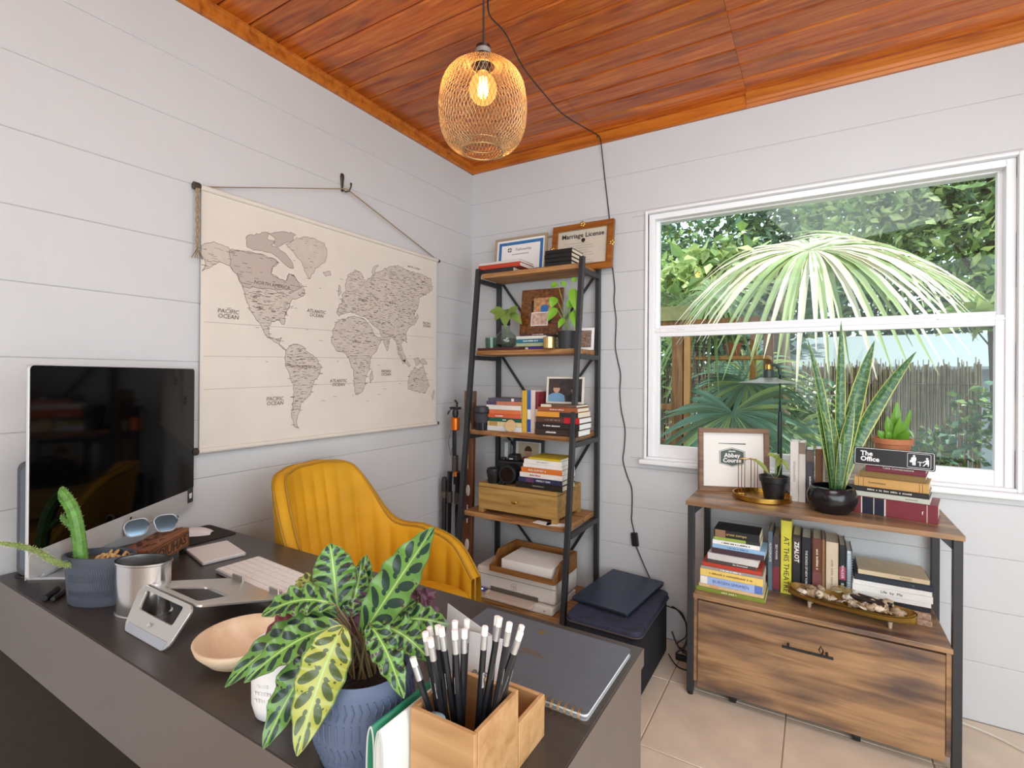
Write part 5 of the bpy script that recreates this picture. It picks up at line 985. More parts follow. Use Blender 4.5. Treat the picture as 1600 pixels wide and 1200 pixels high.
for i in range(3):
    a = i*PI/3+.3; c, s_ = math.cos(a)*.038, math.sin(a)*.038
    MB().tube([V((c*.3, s_*.3, .002)), V((c, s_, .002)), V((c, s_, .01)), V((c, s_, .145)), V((c*.85, s_*.85, .152)), V((-c*.85, -s_*.85, .152)), V((-c, -s_, .145)), V((-c, -s_, .01)), V((-c, -s_, .002)), V((-c*.3, -s_*.3, .002))], .0017, 6).build('wire_loop', M_brass, wf_, smooth=True)
sp_ = thing('seedling_pot', 'small black plastic pot with a young plant on the brass tray', 'potted plant', (1.690, -.195, ZT+.0065)); MB().lathe([(0, 0), (.037, 0), (.050, .068), (.055, .07), (.0575, .092), (.053, .092), (.048, .07), (0, .07)], 30).build('pot', mat('black nursery plastic', '#1a1a1c', .45), sp_, smooth=30); MB().lathe([(0, .078), (.05, .078)], 20).build('soil', mat('bark chip soil', '#8a6a50', .95, vary=.5, vscale=120, bump=1, bscale=90), sp_)
L_sd = leafmat('young leaf', '#9aa650', .4, .3)
for i, (tx, ty, tz, bx_, bz) in enumerate([(-.075, -.02, .155, -.02, .10), (.02, -.01, .18, .01, .15), (-.025, 0, .175, .008, .165), (.055, 0, .12, .03, .155), (.035, -.02, .165, .01, .13)]): leaf('leaf', (bx_, 0, bz), (tx, ty, tz), .018, (.3, -.8, .5), (0, 0, .02), lance, [L_sd, L_sd], sp_, seed=i); MB().tube([V((.006, 0, .078)), V((bx_*.6, 0, .1)), V((bx_, 0, bz))], .0018, 5).build('stem', L_stem, sp_)
# desk lamp with disc shade
M_lg = mat('dark green lacquer', '#22382f', .35)
dl = thing('disc_lamp', 'slim dark green lamp with a flat disc shade on the cabinet top', 'lamp', (1.703, -.048, ZT)); MB().lathe([(0, 0), (.032, 0), (.033, .004), (.032, .012), (0, .014)], 32).build('base', M_lg, dl, smooth=30)
MB().cyl((0, 0, .012), (0, 0, .36), .0105, n=14).build('lower_pole', M_lg, dl, smooth=30); MB().tube([V((0, 0, .36)), V((0, 0, .52)), V((-.003, -.001, .548)), V((-.014, -.005, .562)), V((-.028, -.01, .566)), V((-.042, -.015, .562))], [.0075, .0075, .0075, .007, .006, .006], 12).build('upper_pole', M_lg, dl, smooth=True)
sh = MB().lathe([(.0, .508), (.036, .508), (.05, .500), (.118, .487), (.119, .484), (.05, .492), (0, .494)], 44).build('disc_shade', mat('grey green lamp shade', '#8d9490', .35), dl, loc=(-.045, -.016, .0), smooth=30)
MB().cyl((0, 0, .508), (0, 0, .543), .024, .022, 24).build('shade_cup', mat('dark teal cup', '#2c3a38', .4), sh, bevel=.002); MB().cyl((0, 0, .543), (0, 0, .566), .012, n=18).build('brass_cap', M_brass, sh, bevel=.002); MB().lathe([(0, .484), (.028, .486), (.030, .493), (0, .493)], 20).build('diffuser', mat('white diffuser', '#f2efe6', .5), sh)
# snake plant in a glass cylinder and black bowl
bw = thing('black_bowl', 'round glossy black ceramic bowl holding the snake plant vase', 'bowl', (1.893, -.292, ZT)); MB().lathe([(0, .008), (.035, .008), (.046, 0), (.052, .002), (.072, .02), (.083, .048), (.083, .068), (.074, .092), (.066, .1), (.0645, .098), (.07, .09), (.077, .066), (.077, .05), (.066, .026), (.045, .016), (0, .016)], 44).build('bowl', mat('black glaze', '#17161a', .22), bw, smooth='all')
MB().lathe([(0, .052), (.074, .052)], 24).build('pebbles', mat('dark pebbles', '#33302e', .8, vary=.6, vscale=120, bump=1, bscale=100), bw)
gv = thing('glass_cylinder', 'clear glass cylinder vase standing in the black bowl', 'vase', (1.905, -.285, ZT+.053)); MB().lathe([(0, 0), (.030, 0), (.041, .212), (.0395, .212), (.0285, .004), (0, .004)], 32).build('glass', M_glc, gv, smooth=30)
def uvpat(name, kind):
    m = bpy.data.materials.new(name); m.use_nodes = True; t = m.node_tree; lk = t.links.new; bs = t.nodes['Principled BSDF']
    uv = nd(t, 'ShaderNodeUVMap'); sx_ = nd(t, 'ShaderNodeSeparateXYZ'); lk(uv.outputs[0], sx_.inputs[0])
    def M_(op, a, b_=None, c=None):
        n = nd(t, 'ShaderNodeMath', operation=op)
        for i, v_ in enumerate((a, b_, c)):
            if v_ is None: continue
            if isinstance(v_, (int, float)): n.inputs[i].default_value = v_
            else: lk(v_, n.inputs[i])
        return n.outputs[0]
    U, W_ = sx_.outputs[0], sx_.outputs[1]
    a = M_('MULTIPLY', M_('ABSOLUTE', M_('SUBTRACT', W_, .5)), 2)
    def mixc(f_, c1, c2):
        x = nd(t, 'ShaderNodeMixRGB'); lk(f_, x.inputs[0])
        for i, c in ((1, c1), (2, c2)):
            if isinstance(c, str): x.inputs[i].default_value = lin(c)
            else: lk(c, x.inputs[i])
        return x.outputs[0]
    tc = nd(t, 'ShaderNodeTexCoord'); no = nd(t, 'ShaderNodeTexNoise'); no.inputs['Scale'].default_value = 25; lk(tc.outputs['Object'], no.inputs['Vector'])
    if kind == 'snake':
        wv = nd(t, 'ShaderNodeTexNoise'); wv.inputs['Scale'].default_value = 1; mp = nd(t, 'ShaderNodeMapping'); mp.inputs['Scale'].default_value = (48, 3, 1); lk(uv.outputs[0], mp.inputs[0]); lk(mp.outputs[0], wv.inputs['Vector'])
        f_ = M_('GREATER_THAN', wv.outputs[0], .52); c = mixc(M_('MULTIPLY', f_, .6), '#2f5a34', '#6d8f56'); c = mixc(M_('GREATER_THAN', a, .86), c, '#b4b757'); bs.inputs['Roughness'].default_value = .35
    else:
        N = 6.5
        def ell(off, ra, ca, rb, skew):
            fr = M_('FRACT', M_('SUBTRACT', M_('ADD', M_('MULTIPLY', U, N), off), M_('MULTIPLY', a, skew)))
            e1 = M_('DIVIDE', M_('SUBTRACT', fr, .5), ra); e2 = M_('DIVIDE', M_('SUBTRACT', a, ca), rb)
            return M_('LESS_THAN', M_('ADD', M_('MULTIPLY', e1, e1), M_('MULTIPLY', e2, e2)), 1)
        sd_ = M_('MULTIPLY', M_('GREATER_THAN', W_, .5), .45)
        big = ell(sd_, .30, .50, .36, .75); sm = ell(M_('ADD', sd_, .20), .13, .24, .12, .3)
        base, dark = ('#4d7832', '#20382a') if kind == 'green' else ('#87963a', '#46552a')
        c = mixc(no.outputs[0], base, '#709a48' if kind == 'green' else '#b0ad54'); c = mixc(M_('MAXIMUM', big, sm), c, dark); c = mixc(M_('LESS_THAN', a, .045), c, '#9db86a'); c = mixc(M_('GREATER_THAN', a, .93), c, '#55703a'); bs.inputs['Roughness'].default_value = .32
    lk(c, bs.inputs['Base Color']); return m
M_snake = uvpat('snake plant leaf', 'snake'); M_cal = uvpat('calathea leaf', 'green'); M_caly = uvpat('yellowing calathea leaf', 'yellow'); M_calp = mat('purple leaf underside', '#4e2338', .45, vary=.25, vscale=30); M_calr = mat('burgundy leaf', '#6b2230', .4, vary=.2, vscale=30)
sn = thing('snake_plant', 'snake plant with tall yellow edged leaves in the glass cylinder', 'plant', (1.905, -.285, ZT+.058)); so_ = V((1.905, -.285, ZT+.058))
for i, (bx_, tp_, w_) in enumerate([((1.899, -.297), (1.81, -.349, 1.45), .027), ((1.915, -.285), (1.919, -.284, 1.518), .030), ((1.917, -.279), (2.028, -.219, 1.446), .046), ((1.914, -.274), (2.16, -.16, 1.404), .050), ((1.895, -.285), (1.837, -.334, 1.229), .030), ((1.907, -.288), (1.93, -.278, 1.262), .028), ((1.909, -.294), (1.961, -.275, 1.211), .042), ((1.903, -.281), (1.891, -.301, 1.159), .032)]):
    p0 = V((bx_[0], bx_[1], ZT+.06))-so_; p1 = V(tp_)-so_; d = p1-p0
    leaf('leaf', p0, p1, w_*1.3, (.5-.2*(i % 3), -.85, 0), (-d.x*.28, -d.y*.28, .02), lambda t: min(1, .42+t*1.1)*max(0.02, (1-t**4))**.9, [M_snake, M_snake], sn, nu=20, cup=.35, seed=i)
MB().tube([V((0, 0, .002)), V((-.012, -.004, .03)), V((-.006, 0, .06))], .002, 5).build('root', mat('pale root', '#cbbf9c', .6), sn)
su = thing('succulent_pot', 'terracotta pot with a leafy succulent behind the sign', 'potted plant', (2.088, -.187, zt)); MB().lathe([(0, 0), (.046, 0), (.056, .066), (.062, .068), (.064, .088), (.059, .088), (.054, .07), (0, .07)], 32).build('pot', mat('terracotta', '#b5724b', .75, vary=.08), su, smooth=30); MB().lathe([(0, .078), (.056, .078)], 20).build('soil', M_soil, su)
L_su = leafmat('succulent leaf', '#6fa435', .3, .2)
for i, (tx, tz, w_) in enumerate([(.012, .225, .035), (-.018, .172, .03), (.05, .20, .02), (.038, .14, .032), (-.016, .112, .03), (.045, .118, .03), (.0, .152, .03), (-.045, .115, .03), (.02, .17, .026), (.02, .12, .03)]): leaf('leaf', (tx*.25, 0, .078), (tx, -.012*(i % 3), tz), w_, (.2, -.9, .25), (tx*.2, -.01, 0), lance, [L_su, L_su], su, cup=.3, seed=i)
# ---- wooden tray of shells
zs = ZM
ts = thing('shell_tray', 'long golden wooden trough tray on little feet on the open shelf', 'tray', (1.948, -.298, zs), math.radians(-9)); M_trg = wood('golden olive wood', ['#6b4a1c', '#8f6a2c', '#a8823e'], axis=0, rough=.3, rnd=.02)
def trough(off):
    def f_(u, v):
        x = (u-.5)*2; q = (v-.5)*2; e = (1-abs(x)**3.2)**.5 if abs(x) < 1 else 0; hw = .012+.056*e-off; z_ = .016+off+(.034)*(abs(q)**2.2)+.012*abs(x)**4
        return V((x*(.200-off), q*hw, z_))
    return f_
b = MB(); b.grid(trough(0), 36, 14); b.grid(trough(.004), 36, 14); b.build('trough', M_trg, ts, smooth='all')
for x in (-.125, .125):
    for y in (-.022, .022): MB().cyl((x, y, 0), (x, y, .022), .0055, .007, 12).build('foot', mat('pale pewter', '#b9a58c', .4), ts)
rnd = random.Random(5); SHC = [mat('shell '+c, c, .6, vary=.15, vscale=90) for c in ('#d6c3a6', '#c9b79f', '#b79f83', '#ddd2c2', '#a58a6c')]
SH = []
for s_ in range(4):
    b = MB(); n = 14
    if s_ < 2:      # ribbed scallop / clam half
        def f_(u, v, s_=s_):
            a = (u-.5)*PI*1.05; r_ = v*(1+.04*math.cos(u*PI*18)); return V((.014*r_*math.sin(a), .014*r_*math.cos(a)*.95-.006, .0075*math.sin(PI*min(1, v*.9))*(1-.4*abs(u-.5)) if s_ == 0 else .009*math.cos(v*PI/2)*(1-.5*abs(u-.5))))
        b.grid(f_, 24, 6)
    else:           # spiral whelk
        b.tube([V((-.016+.033*q/16, .003*math.sin(q*1.5), .005+.002*math.cos(q*1.5))) for q in range(17)], [.0008+.0085*math.sin(PI*(q/16)**.7)*(1+.15*math.sin(q*2.2)) for q in range(17)], 10)
    SH.append(b)
cnt = 0
for i in range(54):
    x = rnd.uniform(-.165, .165); hw = .045*(1-abs(x/.2)**3)**.5; y = rnd.uniform(-hw, hw); k_ = rnd.randrange(4); sc_ = rnd.uniform(.95, 1.55)
    me = SH[k_].mesh('shell', rnd.choice(SHC), smooth='all')
    o = bpy.data.objects.new('seashell', me); col.objects.link(o); a = math.radians(-9)
    lx, ly = x*math.cos(a)-y*math.sin(a), x*math.sin(a)+y*math.cos(a)
    o.location = (1.948+lx, -.298+ly, zs+.036+.034*(abs(y)/.06)**2+rnd.uniform(0, .012)); o.rotation_euler = (rnd.uniform(-.5, .5), rnd.uniform(-.5, .5), rnd.uniform(0, 6.3)); o.scale = (sc_, sc_, sc_)
    tag(o, 'small pale seashell in the wooden trough tray', 'seashell', 'seashells in the trough tray')
for i, (dx, dy, lb) in enumerate(((.03, .0, 'front dark brown cigar like stick lying on the shells'), (.055, .02, 'rear dark brown cigar like stick lying on the shells'))):
    t = thing('dark_stick', lb, 'stick', (1.975+dx, -.298+dy, zs+.066), math.radians(-24)); MB().cyl((-.055, 0, 0), (.055, 0, 0), .0075, n=12).build('stick', mat('dark bark stick', '#2a1f1a', .6, vary=.3, vscale=60), t, smooth=30); MB().cyl((.055, 0, 0), (.0562, 0, 0), .0065, n=12).build('cut_end', mat('pale cut end', '#cbb69a', .7), t)
dg = thing('dried_grass', 'little bundle of dried grass lying on the shells', 'dried plant', (1.93, -.252, zs+.06)); b = MB()
for i in range(16): p0 = V((rnd.uniform(-.04, -.03), rnd.uniform(-.008, .008), rnd.uniform(0, .02))); b.tube([p0, p0+V((.035, rnd.uniform(-.008, .008), rnd.uniform(.0, .015))), p0+V((.075, rnd.uniform(-.02, .015), rnd.uniform(-.012, .01)))], .0011, 4)
b.build('stalks', mat('straw', '#a08a55', .8), dg)['kind'] = 'stuff'
# ================================================================ ON THE DESK
# ---- all in one computer
mo_ = thing('desktop_computer', 'silver all in one computer with a black screen at the wall end of the desk', 'computer', (.2057, -1.908, DZ), math.atan2(.819, -.573))   # local x along the screen, +y to its back
b = MB(); W2, H0, H1 = .32, .0855, .5505
def bulge(u, v):
    x, z = (u-.5)*2, (v-.5)*2; return V((x*W2, .006+.030*max(0, 1-abs(x)**2.4)*max(0, 1-abs(z)**2.4), (H0+H1)/2+z*(H1-H0)/2))
b.prism([(px_, py_) for px_, py_ in rrect(.64, .465, .012, 5)], -.006, .0, frameM((0, 0, (H0+H1)/2), (1, 0, 0), (0, 0, 1))); b.build('housing', M_silver, mo_, bevel=.001)
MB().grid(bulge, 20, 14).build('rear_shell', M_silver, mo_, smooth='all')
MB().prism([(px_, py_) for px_, py_ in rrect(.636, .405, .010, 5)], .0, .0012, frameM((0, 0, H0+.058+.2025), (1, 0, 0), (0, 0, 1))).build('screen', mat('black glass screen', '#030304', .06, spec=.22), mo_)
MB().prism([(px_, py_) for px_, py_ in rrect(.636, .055, .008, 5)], .0, .0008, frameM((0, 0, H0+.028), (1, 0, 0), (0, 0, 1))).build('chin', M_silver, mo_)
AM = frameM((0, -.0012, H0+.027), (1, 0, 0), (0, 0, 1)); ap = []
for i in range(28):
    a = 2*PI*i/28; r_ = .0125*(1+.10*math.cos(2*a))*(.92 if math.sin(a) > .85 else 1); ap.append((r_*math.cos(a)*.92-(.004 if abs(a) < .5 or a > 2*PI-.5 else 0), r_*math.sin(a)-(.002 if math.sin(a) > .9 else 0)))
b = MB(); b.prism(ap, 0, .0004, AM); b.prism([(0, .0125), (.006, .014), (.0075, .021), (.001, .019)], 0, .0004, AM); b.build('logo', mat('dark chrome', '#2e2e30', .25, metal=.6), mo_)
MB().box(.282, -.002, H0+.014, .313, -.0011, H0+.062).build('sticker', mat('dark sticker', '#33363a', .5), mo_); MB().prism([(-.006, -.008), (.006, -.008), (.008, .004), (.008, .009), (-.008, .009), (-.008, .004)], 0, .0004, frameM((.2975, -.0021, H0+.036), (1, 0, 0), (0, 0, 1))).build('sticker_print', M_twhite, mo_)
st = MB(); st.add([(-.095, .07, .29), (.095, .07, .29), (.095, .045, .29), (-.095, .045, .29)], [])
def neck(u, v):
    q = v; y = .045+.11*q-.0*q; z = .30*(1-q)**1.35+.006; return V(((u-.5)*.19, y, z))
MB().grid(neck, 4, 16).build('stand_neck', M_silver, mo_, smooth='all', solid=.006); MB().prism([(px_, py_+.098) for px_, py_ in rrect(.19, .185, .006)], 0, .006).build('stand_foot', M_silver, mo_, bevel=.001)
# ---- speaker behind the monitor
sk = thing('fabric_speaker', 'grey fabric covered speaker behind the computer', 'speaker', (.072, -2.055, DZ), math.radians(38)); MB().prism(rrect(.085, .30, .022, 5), -.028, .028, frameM((0, 0, .151), (1, 0, 0), (0, 0, 1))).build('fabric_body', mat('grey speaker fabric', '#74777b', .9, bump=.8, bscale=900, vary=.15, vscale=300), sk, bevel=.008, seg=3); MB().prism(rrect(.06, .27, .015, 5), .028, .0292, frameM((0, 0, .151), (1, 0, 0), (0, 0, 1))).build('front_panel', mat('slate panel', '#5f6a74', .6), sk)
mk = tag(MB().cyl((.305, -2.118, DZ+.0075), (.262, -2.080, DZ+.0075), .0072, n=14).build('black_marker', M_black, smooth=30, bevel=.002), 'black marker pen lying at the desk edge by the planter', 'pen')
mk2 = tag(MB().cyl((.322, -2.108, DZ+.006), (.288, -2.075, DZ+.006), .0058, n=14).build('black_pen', M_cam, smooth=30, bevel=.002), 'thin black pen lying next to the marker', 'pen')
# ---- cactus planter
AX = V((.857, .514, 0)); axr = math.atan2(.514, .857)
M_slate = mat('slate grey concrete', '#4c525c', .7, vary=.05, vscale=30); M_blue = mat('blue grey ceramic', '#56627a', .6, vary=.04, vscale=20)
cp = thing('oval_planter', 'oval slate grey planter with a cactus and pebbles on the desk', 'potted plant', (.407, -2.048, DZ), axr)
MB().lathe([(0, 0), (.85, 0), (.9, .004), (1.0, .1), (1.02, .104), (1.02, .112), (.95, .112), (.93, .1), (.84, .012), (0, .012)], 44, None, .078, .040).build('pot', M_slate, cp, smooth=30)
def chevron(parent, rx, ry, z0, z1, m, taper, a0=-2.3, a1=-.85, n=22, rows=4, th=.0019):
    b = MB()
    for i in range(n+1):
        pts = []
        for k_ in range(rows+1):
            z = z0+(z1-z0)*k_/rows; a = a0+(a1-a0)*i/n+(.05 if k_ % 2 else 0); s_ = taper(z); pts.append(V((rx*s_*math.cos(a), ry*s_*math.sin(a), z)))
        b.tube(pts, th, 4)
    o = b.build('chevron_relief', m, parent); return o
chevron(cp, .078, .040, .022, .092, M_slate, lambda z: .9+z)
MB().lathe([(0, .095), (.92, .097)], 28, None, .078, .040).build('soil', M_soil, cp)
M_peb = mat('tan pebble', '#c39f6a', .8, vary=.25, vscale=60); pb = MB().lathe([(0, -.5), (.6, -.4), (1, 0), (.7, .4), (0, .5)], 9).mesh('pebble', M_peb, smooth='all'); rnd = random.Random(2)
for i in range(30):
    o = piece('pebble', pb, cp, (rnd.uniform(-.005, .064), rnd.uniform(-.024, .024), .100+rnd.uniform(0, .006)), (rnd.random(), rnd.random(), rnd.random()*6)); s_ = rnd.uniform(.006, .010); o.scale = (s_*1.2, s_, s_*.8)
M_cac = mat('cactus skin', '#5f8f3e', .5, vary=.35, vscale=60); M_cacp = mat('pale cactus skin', '#8ba05c', .55, vary=.3, vscale=60)
def cl_(p): 
    v = V(p)-V((.407, -2.048, DZ)); return Matrix.Rotation(-axr, 3, 'Z') @ v
def cactus(pts, rad, m, n_):
    P_ = smooth_path([tuple(cl_(p)) for p in pts], 5); R_ = [V(cat([(r_,) for r_ in rad]+[(rad[-1],)] if False else [(r_, 0) for r_ in rad], i/(len(P_)-1))).x if False else cat([(r_, 0) for r_ in rad], i/(len(P_)-1))[0] for i in range(len(P_))]
    MB().tube(P_, R_, 9).build(n_, m, cp, smooth=30); b = MB(); rn = random.Random(4)
    for i in range(2, len(P_)-1):
        for k_ in range(6):
            a = k_*PI/3+i*.5; d = (P_[i+1 if i+1 < len(P_) else i]-P_[i-1]).normalized(); s_, t_ = frame_of(d); q = s_*math.cos(a)+t_*math.sin(a); p0 = P_[i]+q*R_[i]*.9; b.cyl(p0, p0+q*.004+d*.001, .0007, .0002, 4, False)
    o = b.build('spines', mat('pale spine', '#c9cf9a', .6), cp); o['kind'] = 'stuff'
cactus([(.378, -2.073, .855), (.372, -2.078, .93), (.36, -2.085, .985), (.340, -2.098, 1.022), (.322, -2.11, 1.04), (.314, -2.115, 1.043)], [.014, .0135, .0135, .013, .012, .004], M_cac, 'cactus_stem')
cactus([(.369, -2.078, .935), (.352, -2.09, .955), (.336, -2.10, .972), (.328, -2.105, .982)], [.006, .0068, .006, .002], M_cac, 'cactus_branch')
cactus([(.378, -2.070, .862), (.391, -2.105, .870), (.408, -2.137, .894), (.43, -2.167, .926), (.455, -2.203, .952), (.482, -2.242, .974)], [.006, .0062, .006, .0056, .005, .003], M_cacp, 'cactus_arm')
# ---- steel can
cn = thing('steel_can', 'oval brushed steel pencil can on the desk', 'can', (.556, -2.022, DZ), axr-.1)
MB().lathe([(0, .002), (.98, .002), (1.06, 0), (1.06, .004), (1.0, .006), (1.0, .112), (1.05, .114), (1.05, .118), (.97, .118), (.96, .112), (.96, .008), (0, .006)], 48, None, .060, .036).build('can', M_steel, cn, smooth=30)
# ---- carved wooden box and sunglasses
wbx = thing('carved_box', 'carved wooden box on small feet in front of the computer', 'box', (.2685, -1.8675, DZ), math.atan2(.798, -.602)); M_cv = wood('carved brown wood', ['#6b4028', '#8f5c3a', '#a0704a'], axis=0, rough=.5, rnd=.02)
MB().box(-.10, -.036, .022, .10, .036, .066).build('body', M_cv, wbx, bevel=.002); MB().box(-.10, -.036, .0665, .10, .036, .074).build('lid', M_cv, wbx, bevel=.002)
for x in (-.085, .085):
    for y in (-.025, .025): MB().box(x-.008, y-.006, 0, x+.008, y+.006, .022).build('foot', M_black, wbx)
text('carving', 'BOJUHAS', .036, mat('dark carving', '#38241a', .7), wbx, frameM((0, -.0365, .044), (1, 0, 0), (0, 0, 1)), sx=1.1, bold=.0004); b = MB()
for x0, z0, x1, z1 in ((-.094, .026, .094, .028), (-.094, .060, .094, .062), (-.094, .028, -.092, .06), (.092, .028, .094, .06)): b.box(x0, -.0368, z0, x1, -.0358, z1)
b.build('carved_border', mat('dark carving', '#38241a', .7), wbx)
b = MB(); rnd = random.Random(8)
for i in range(26): x = rnd.uniform(-.085, .085); y = rnd.uniform(-.026, .026); b.tube([V((x, y, .0744)), V((x+.008, y+.004, .0746)), V((x+.014, y-.003, .0744))], .0012, 4)
b.build('carved_scroll', mat('dark carving', '#38241a', .7), wbx)
sgl = thing('sunglasses', 'silver framed mirrored sunglasses resting on the carved box', 'sunglasses', (.243, -1.870, DZ+.082), math.radians(75)); M_lensm = mat('mirror lens', '#5f6f7c', .06, metal=.9)
for s_ in (-1, 1):
    LM = frameM((s_*.034, 0, .025), (1, 0, s_*-.05), (0, .28, .96)); pr_ = [(x*(1-.10*(y < 0)), y) for x, y in rrect(.056, .046, .018, 5)]
    MB().prism(pr_, -.0012, .0012, LM).build('lens', M_lensm, sgl); MB().tube([LM @ V((x, y, 0)) for x, y in pr_], .0026, 6, close=True).build('rim', mat('grey frame', '#a9adb0', .3, metal=.5), sgl, smooth='all')
    MB().tube([V((s_*.064, .004, .035)), V((s_*.068, .03, .032)), V((s_*.066, .075, .02)), V((s_*.060, .105, .004))], .0022, 6).build('temple', mat('dark tortoise temple', '#3f3936', .35), sgl, smooth=True)
MB().tube([V((-.008, .004, .033)), V((0, .002, .037)), V((.008, .004, .033))], .0024, 6).build('bridge', mat('grey frame', '#a9adb0', .3, metal=.5), sgl)
# ---- mouse, pad, trackpad, keyboard
pd = tag(MB().prism(rrect(.172, .148, .012), 0, .003).build('mouse_pad', mat('black mouse pad', '#26241f', .8), loc=(.098, -1.662, DZ+.0002)), 'black mouse pad in the far corner of the desk', 'mouse pad')
ms = thing('mouse', 'white computer mouse on the black pad', 'mouse', (.082, -1.672, DZ+.0033), math.radians(-50)); MB().grid(lambda u, v: V(((u-.5)*.055*math.sin(PI*(.08+.84*v))**.4, (v-.5)*.108, .020*max(0, 1-(2*u-1)**4)**.6*math.sin(PI*(.06+.88*v))**.7)), 14, 14).build('shell', M_wpaper, ms, smooth='all')
tk = thing('trackpad', 'white square trackpad beside the keyboard', 'trackpad', (.318, -1.733, DZ), math.radians(-12)); MB().prism(rrect(.16, .115, .006), .001, .0085).build('body', M_silver, tk, bevel=.001); MB().prism(rrect(.156, .111, .005), .0086, .0096).build('surface', mat('warm white plastic', '#e5e2dc', .4), tk)
kb = thing('keyboard', 'slim white keyboard on the desk', 'keyboard', (.62, -1.765, DZ), math.radians(-4)); MB().prism(rrect(.308, .122, .006), .002, .0105).build('base', M_silver, kb, bevel=.001)
ky = MB().box(0, 0, 0, 1, 1, 1).mesh('key', mat('white key', '#ece9e3', .5))
for r_ in range(6):
    nk = 14 if r_ not in (0,) else 8; xx = -.150
    for i in range(nk):
        wk = .300/14 if r_ else (.300/14 if i not in (3,) else .300/14*7)
        if xx+wk > .1515: break
        o = piece('key', ky, kb, (xx+.0008, -.057+r_*.019, .0106)); o.scale = (wk-.0016, .0174 if r_ < 5 else .0165, .0022); xx += wk
# ---- laptop stand
sx_ = thing('laptop_stand', 'folding silver aluminium laptop stand on the desk', 'laptop stand', (.69, -2.0, DZ))
def ringsheet(name, outer, inner, O, X, Y, th, m, par):
    n = len(outer); F_ = frameM(O, X, Y); b = MB(); b.add([(x, y, -th/2) for x, y in outer]+[(x, y, -th/2) for x, y in inner]+[(x, y, th/2) for x, y in outer]+[(x, y, th/2) for x, y in inner], [(n+i, n+(i+1) % n, (i+1) % n, i) for i in range(n)]+[(2*n+i, 2*n+(i+1) % n, 3*n+(i+1) % n, 3*n+i) for i in range(n)]+[(i, (i+1) % n, 2*n+(i+1) % n, 2*n+i) for i in range(n)]+[(3*n+i, 3*n+(i+1) % n, n+(i+1) % n, n+i) for i in range(n)], F_); return b.build(name, m, par, bevel=.0006, seg=1)
M_al = mat('satin champagne aluminium', '#cfccc6', .32, metal=.8)
leg_o = [(x*(.80+.20*(y+.043)/.086), y) for x, y in rrect(.215, .088, .02, 4)]; leg_i = [(x*(.9+.1*(y+.02)/.04), y+.018) for x, y in rrect(.150, .036, .006, 4)]
ringsheet('front_leg', leg_o, leg_i, (0, -.057, .037), (1, 0, 0), (0, .5, .866), .005, M_al, sx_)
pl_o = rrect(.215, .20, .012, 4); pl_i = [(x*(1.0-.35*(y+.04)/.08)+.01, y-.045) for x, y in rrect(.135, .08, .008, 4)]
ringsheet('top_plate', pl_o, pl_i, (0, .066, .046), (1, 0, 0), (0, .96, -.28), .005, M_al, sx_)
for x in (-.075, .075): MB().box(x-.022, .156, .020, x+.022, .161, .036).build('stop_lip', M_al, sx_, bevel=.0015)
MB().prism([(-.075, -.0425), (.075, -.0425), (.077, -.027), (-.077, -.027)], .0026, .0036, frameM((0, -.057, .037), (1, 0, 0), (0, .5, .866))).build('rubber_strip', mat('grey rubber', '#a8adb3', .7), sx_); MB().cyl((0, -.0686, .0265), (0, -.0708, .0278), .004, n=12).build('rivet', M_steel, sx_)
# ---- bowl, cup, stick
bo = thing('wooden_bowl', 'shallow pale wooden bowl on the desk', 'bowl', (.925, -2.012, DZ)); MB().lathe([(0, 0), (.035, 0), (.062, .012), (.082, .034), (.086, .046), (.082, .047), (.074, .036), (.055, .018), (.03, .010), (0, .009)], 44).build('bowl', wood('pale maple', ['#cfae8b', '#dcc3a2', '#e3cdb0'], axis=0, rough=.5, rnd=.02, bump=.03), bo, smooth='all')
ic = tag(MB().cyl((.985, -1.985, DZ+.03), (.985, -1.985, DZ+.135), .0013, n=6).build('incense_stick', mat('pale stick', '#e0d3bd', .6)), 'thin pale incense stick standing in the wooden bowl', 'stick')
cu2 = thing('white_cup', 'white ceramic cup with embossed lettering under the plant leaves', 'cup', (1.112, -2.068, DZ)); MB().lathe([(0, 0), (.028, 0), (.036, .006), (.041, .025), (.042, .085), (.040, .108), (.0375, .115), (.0355, .113), (.0375, .085), (.0365, .03), (.03, .01), (0, .008)], 40).build('cup', mat('white glaze', '#e9e7e3', .35), cu2, smooth='all')
for i, s_ in enumerate(('~4', '~6', '~5')): text('embossed_lettering', s_, .0085, mat('white emboss', '#deDBd6', .5), cu2, frameM((.0140, -.0394, .062-.011*i), (.94, .34, 0), (0, 0, 1)), ext=.0004)
# ---- calathea
cal = thing('calathea', 'rattlesnake calathea with spotted leaves in a blue grey pot', 'potted plant', (1.285, -2.056, DZ)); co = V((1.285, -2.056, DZ))
potp = lambda z: .056+.016*math.sin(min(1, z/.075)*PI/2)-.006*max(0, (z-.075)/.05)
MB().lathe([(0, 0), (.05, 0)]+[(potp(z/1000), z/1000) for z in range(2, 121, 6)]+[(.064, .1225), (.061, .118), (.062, .09), (.05, .012), (0, .012)], 48).build('pot', M_blue, cal, smooth=30)
b = MB()
for band, (z0, z1) in enumerate(((.022, .045), (.052, .078), (.084, .104))):
    for i in range(46):
        a = 2*PI*i/46; pts = []
        for k_ in range(5):
            z = z0+(z1-z0)*k_/4; aa = a+(.05*(1-abs(k_-2)/2) if band != 1 else 0); r_ = potp(z)+.0004; pts.append(V((r_*math.cos(aa), r_*math.sin(aa), z)))
        b.tube(pts, .0011, 4)
b.build('chevron_relief', M_blue, cal)
MB().lathe([(0, .108), (.0625, .106)], 24).build('soil', mat('dark potting soil', '#2c211b', .95, vary=.6, vscale=150, bump=1, bscale=120), cal)
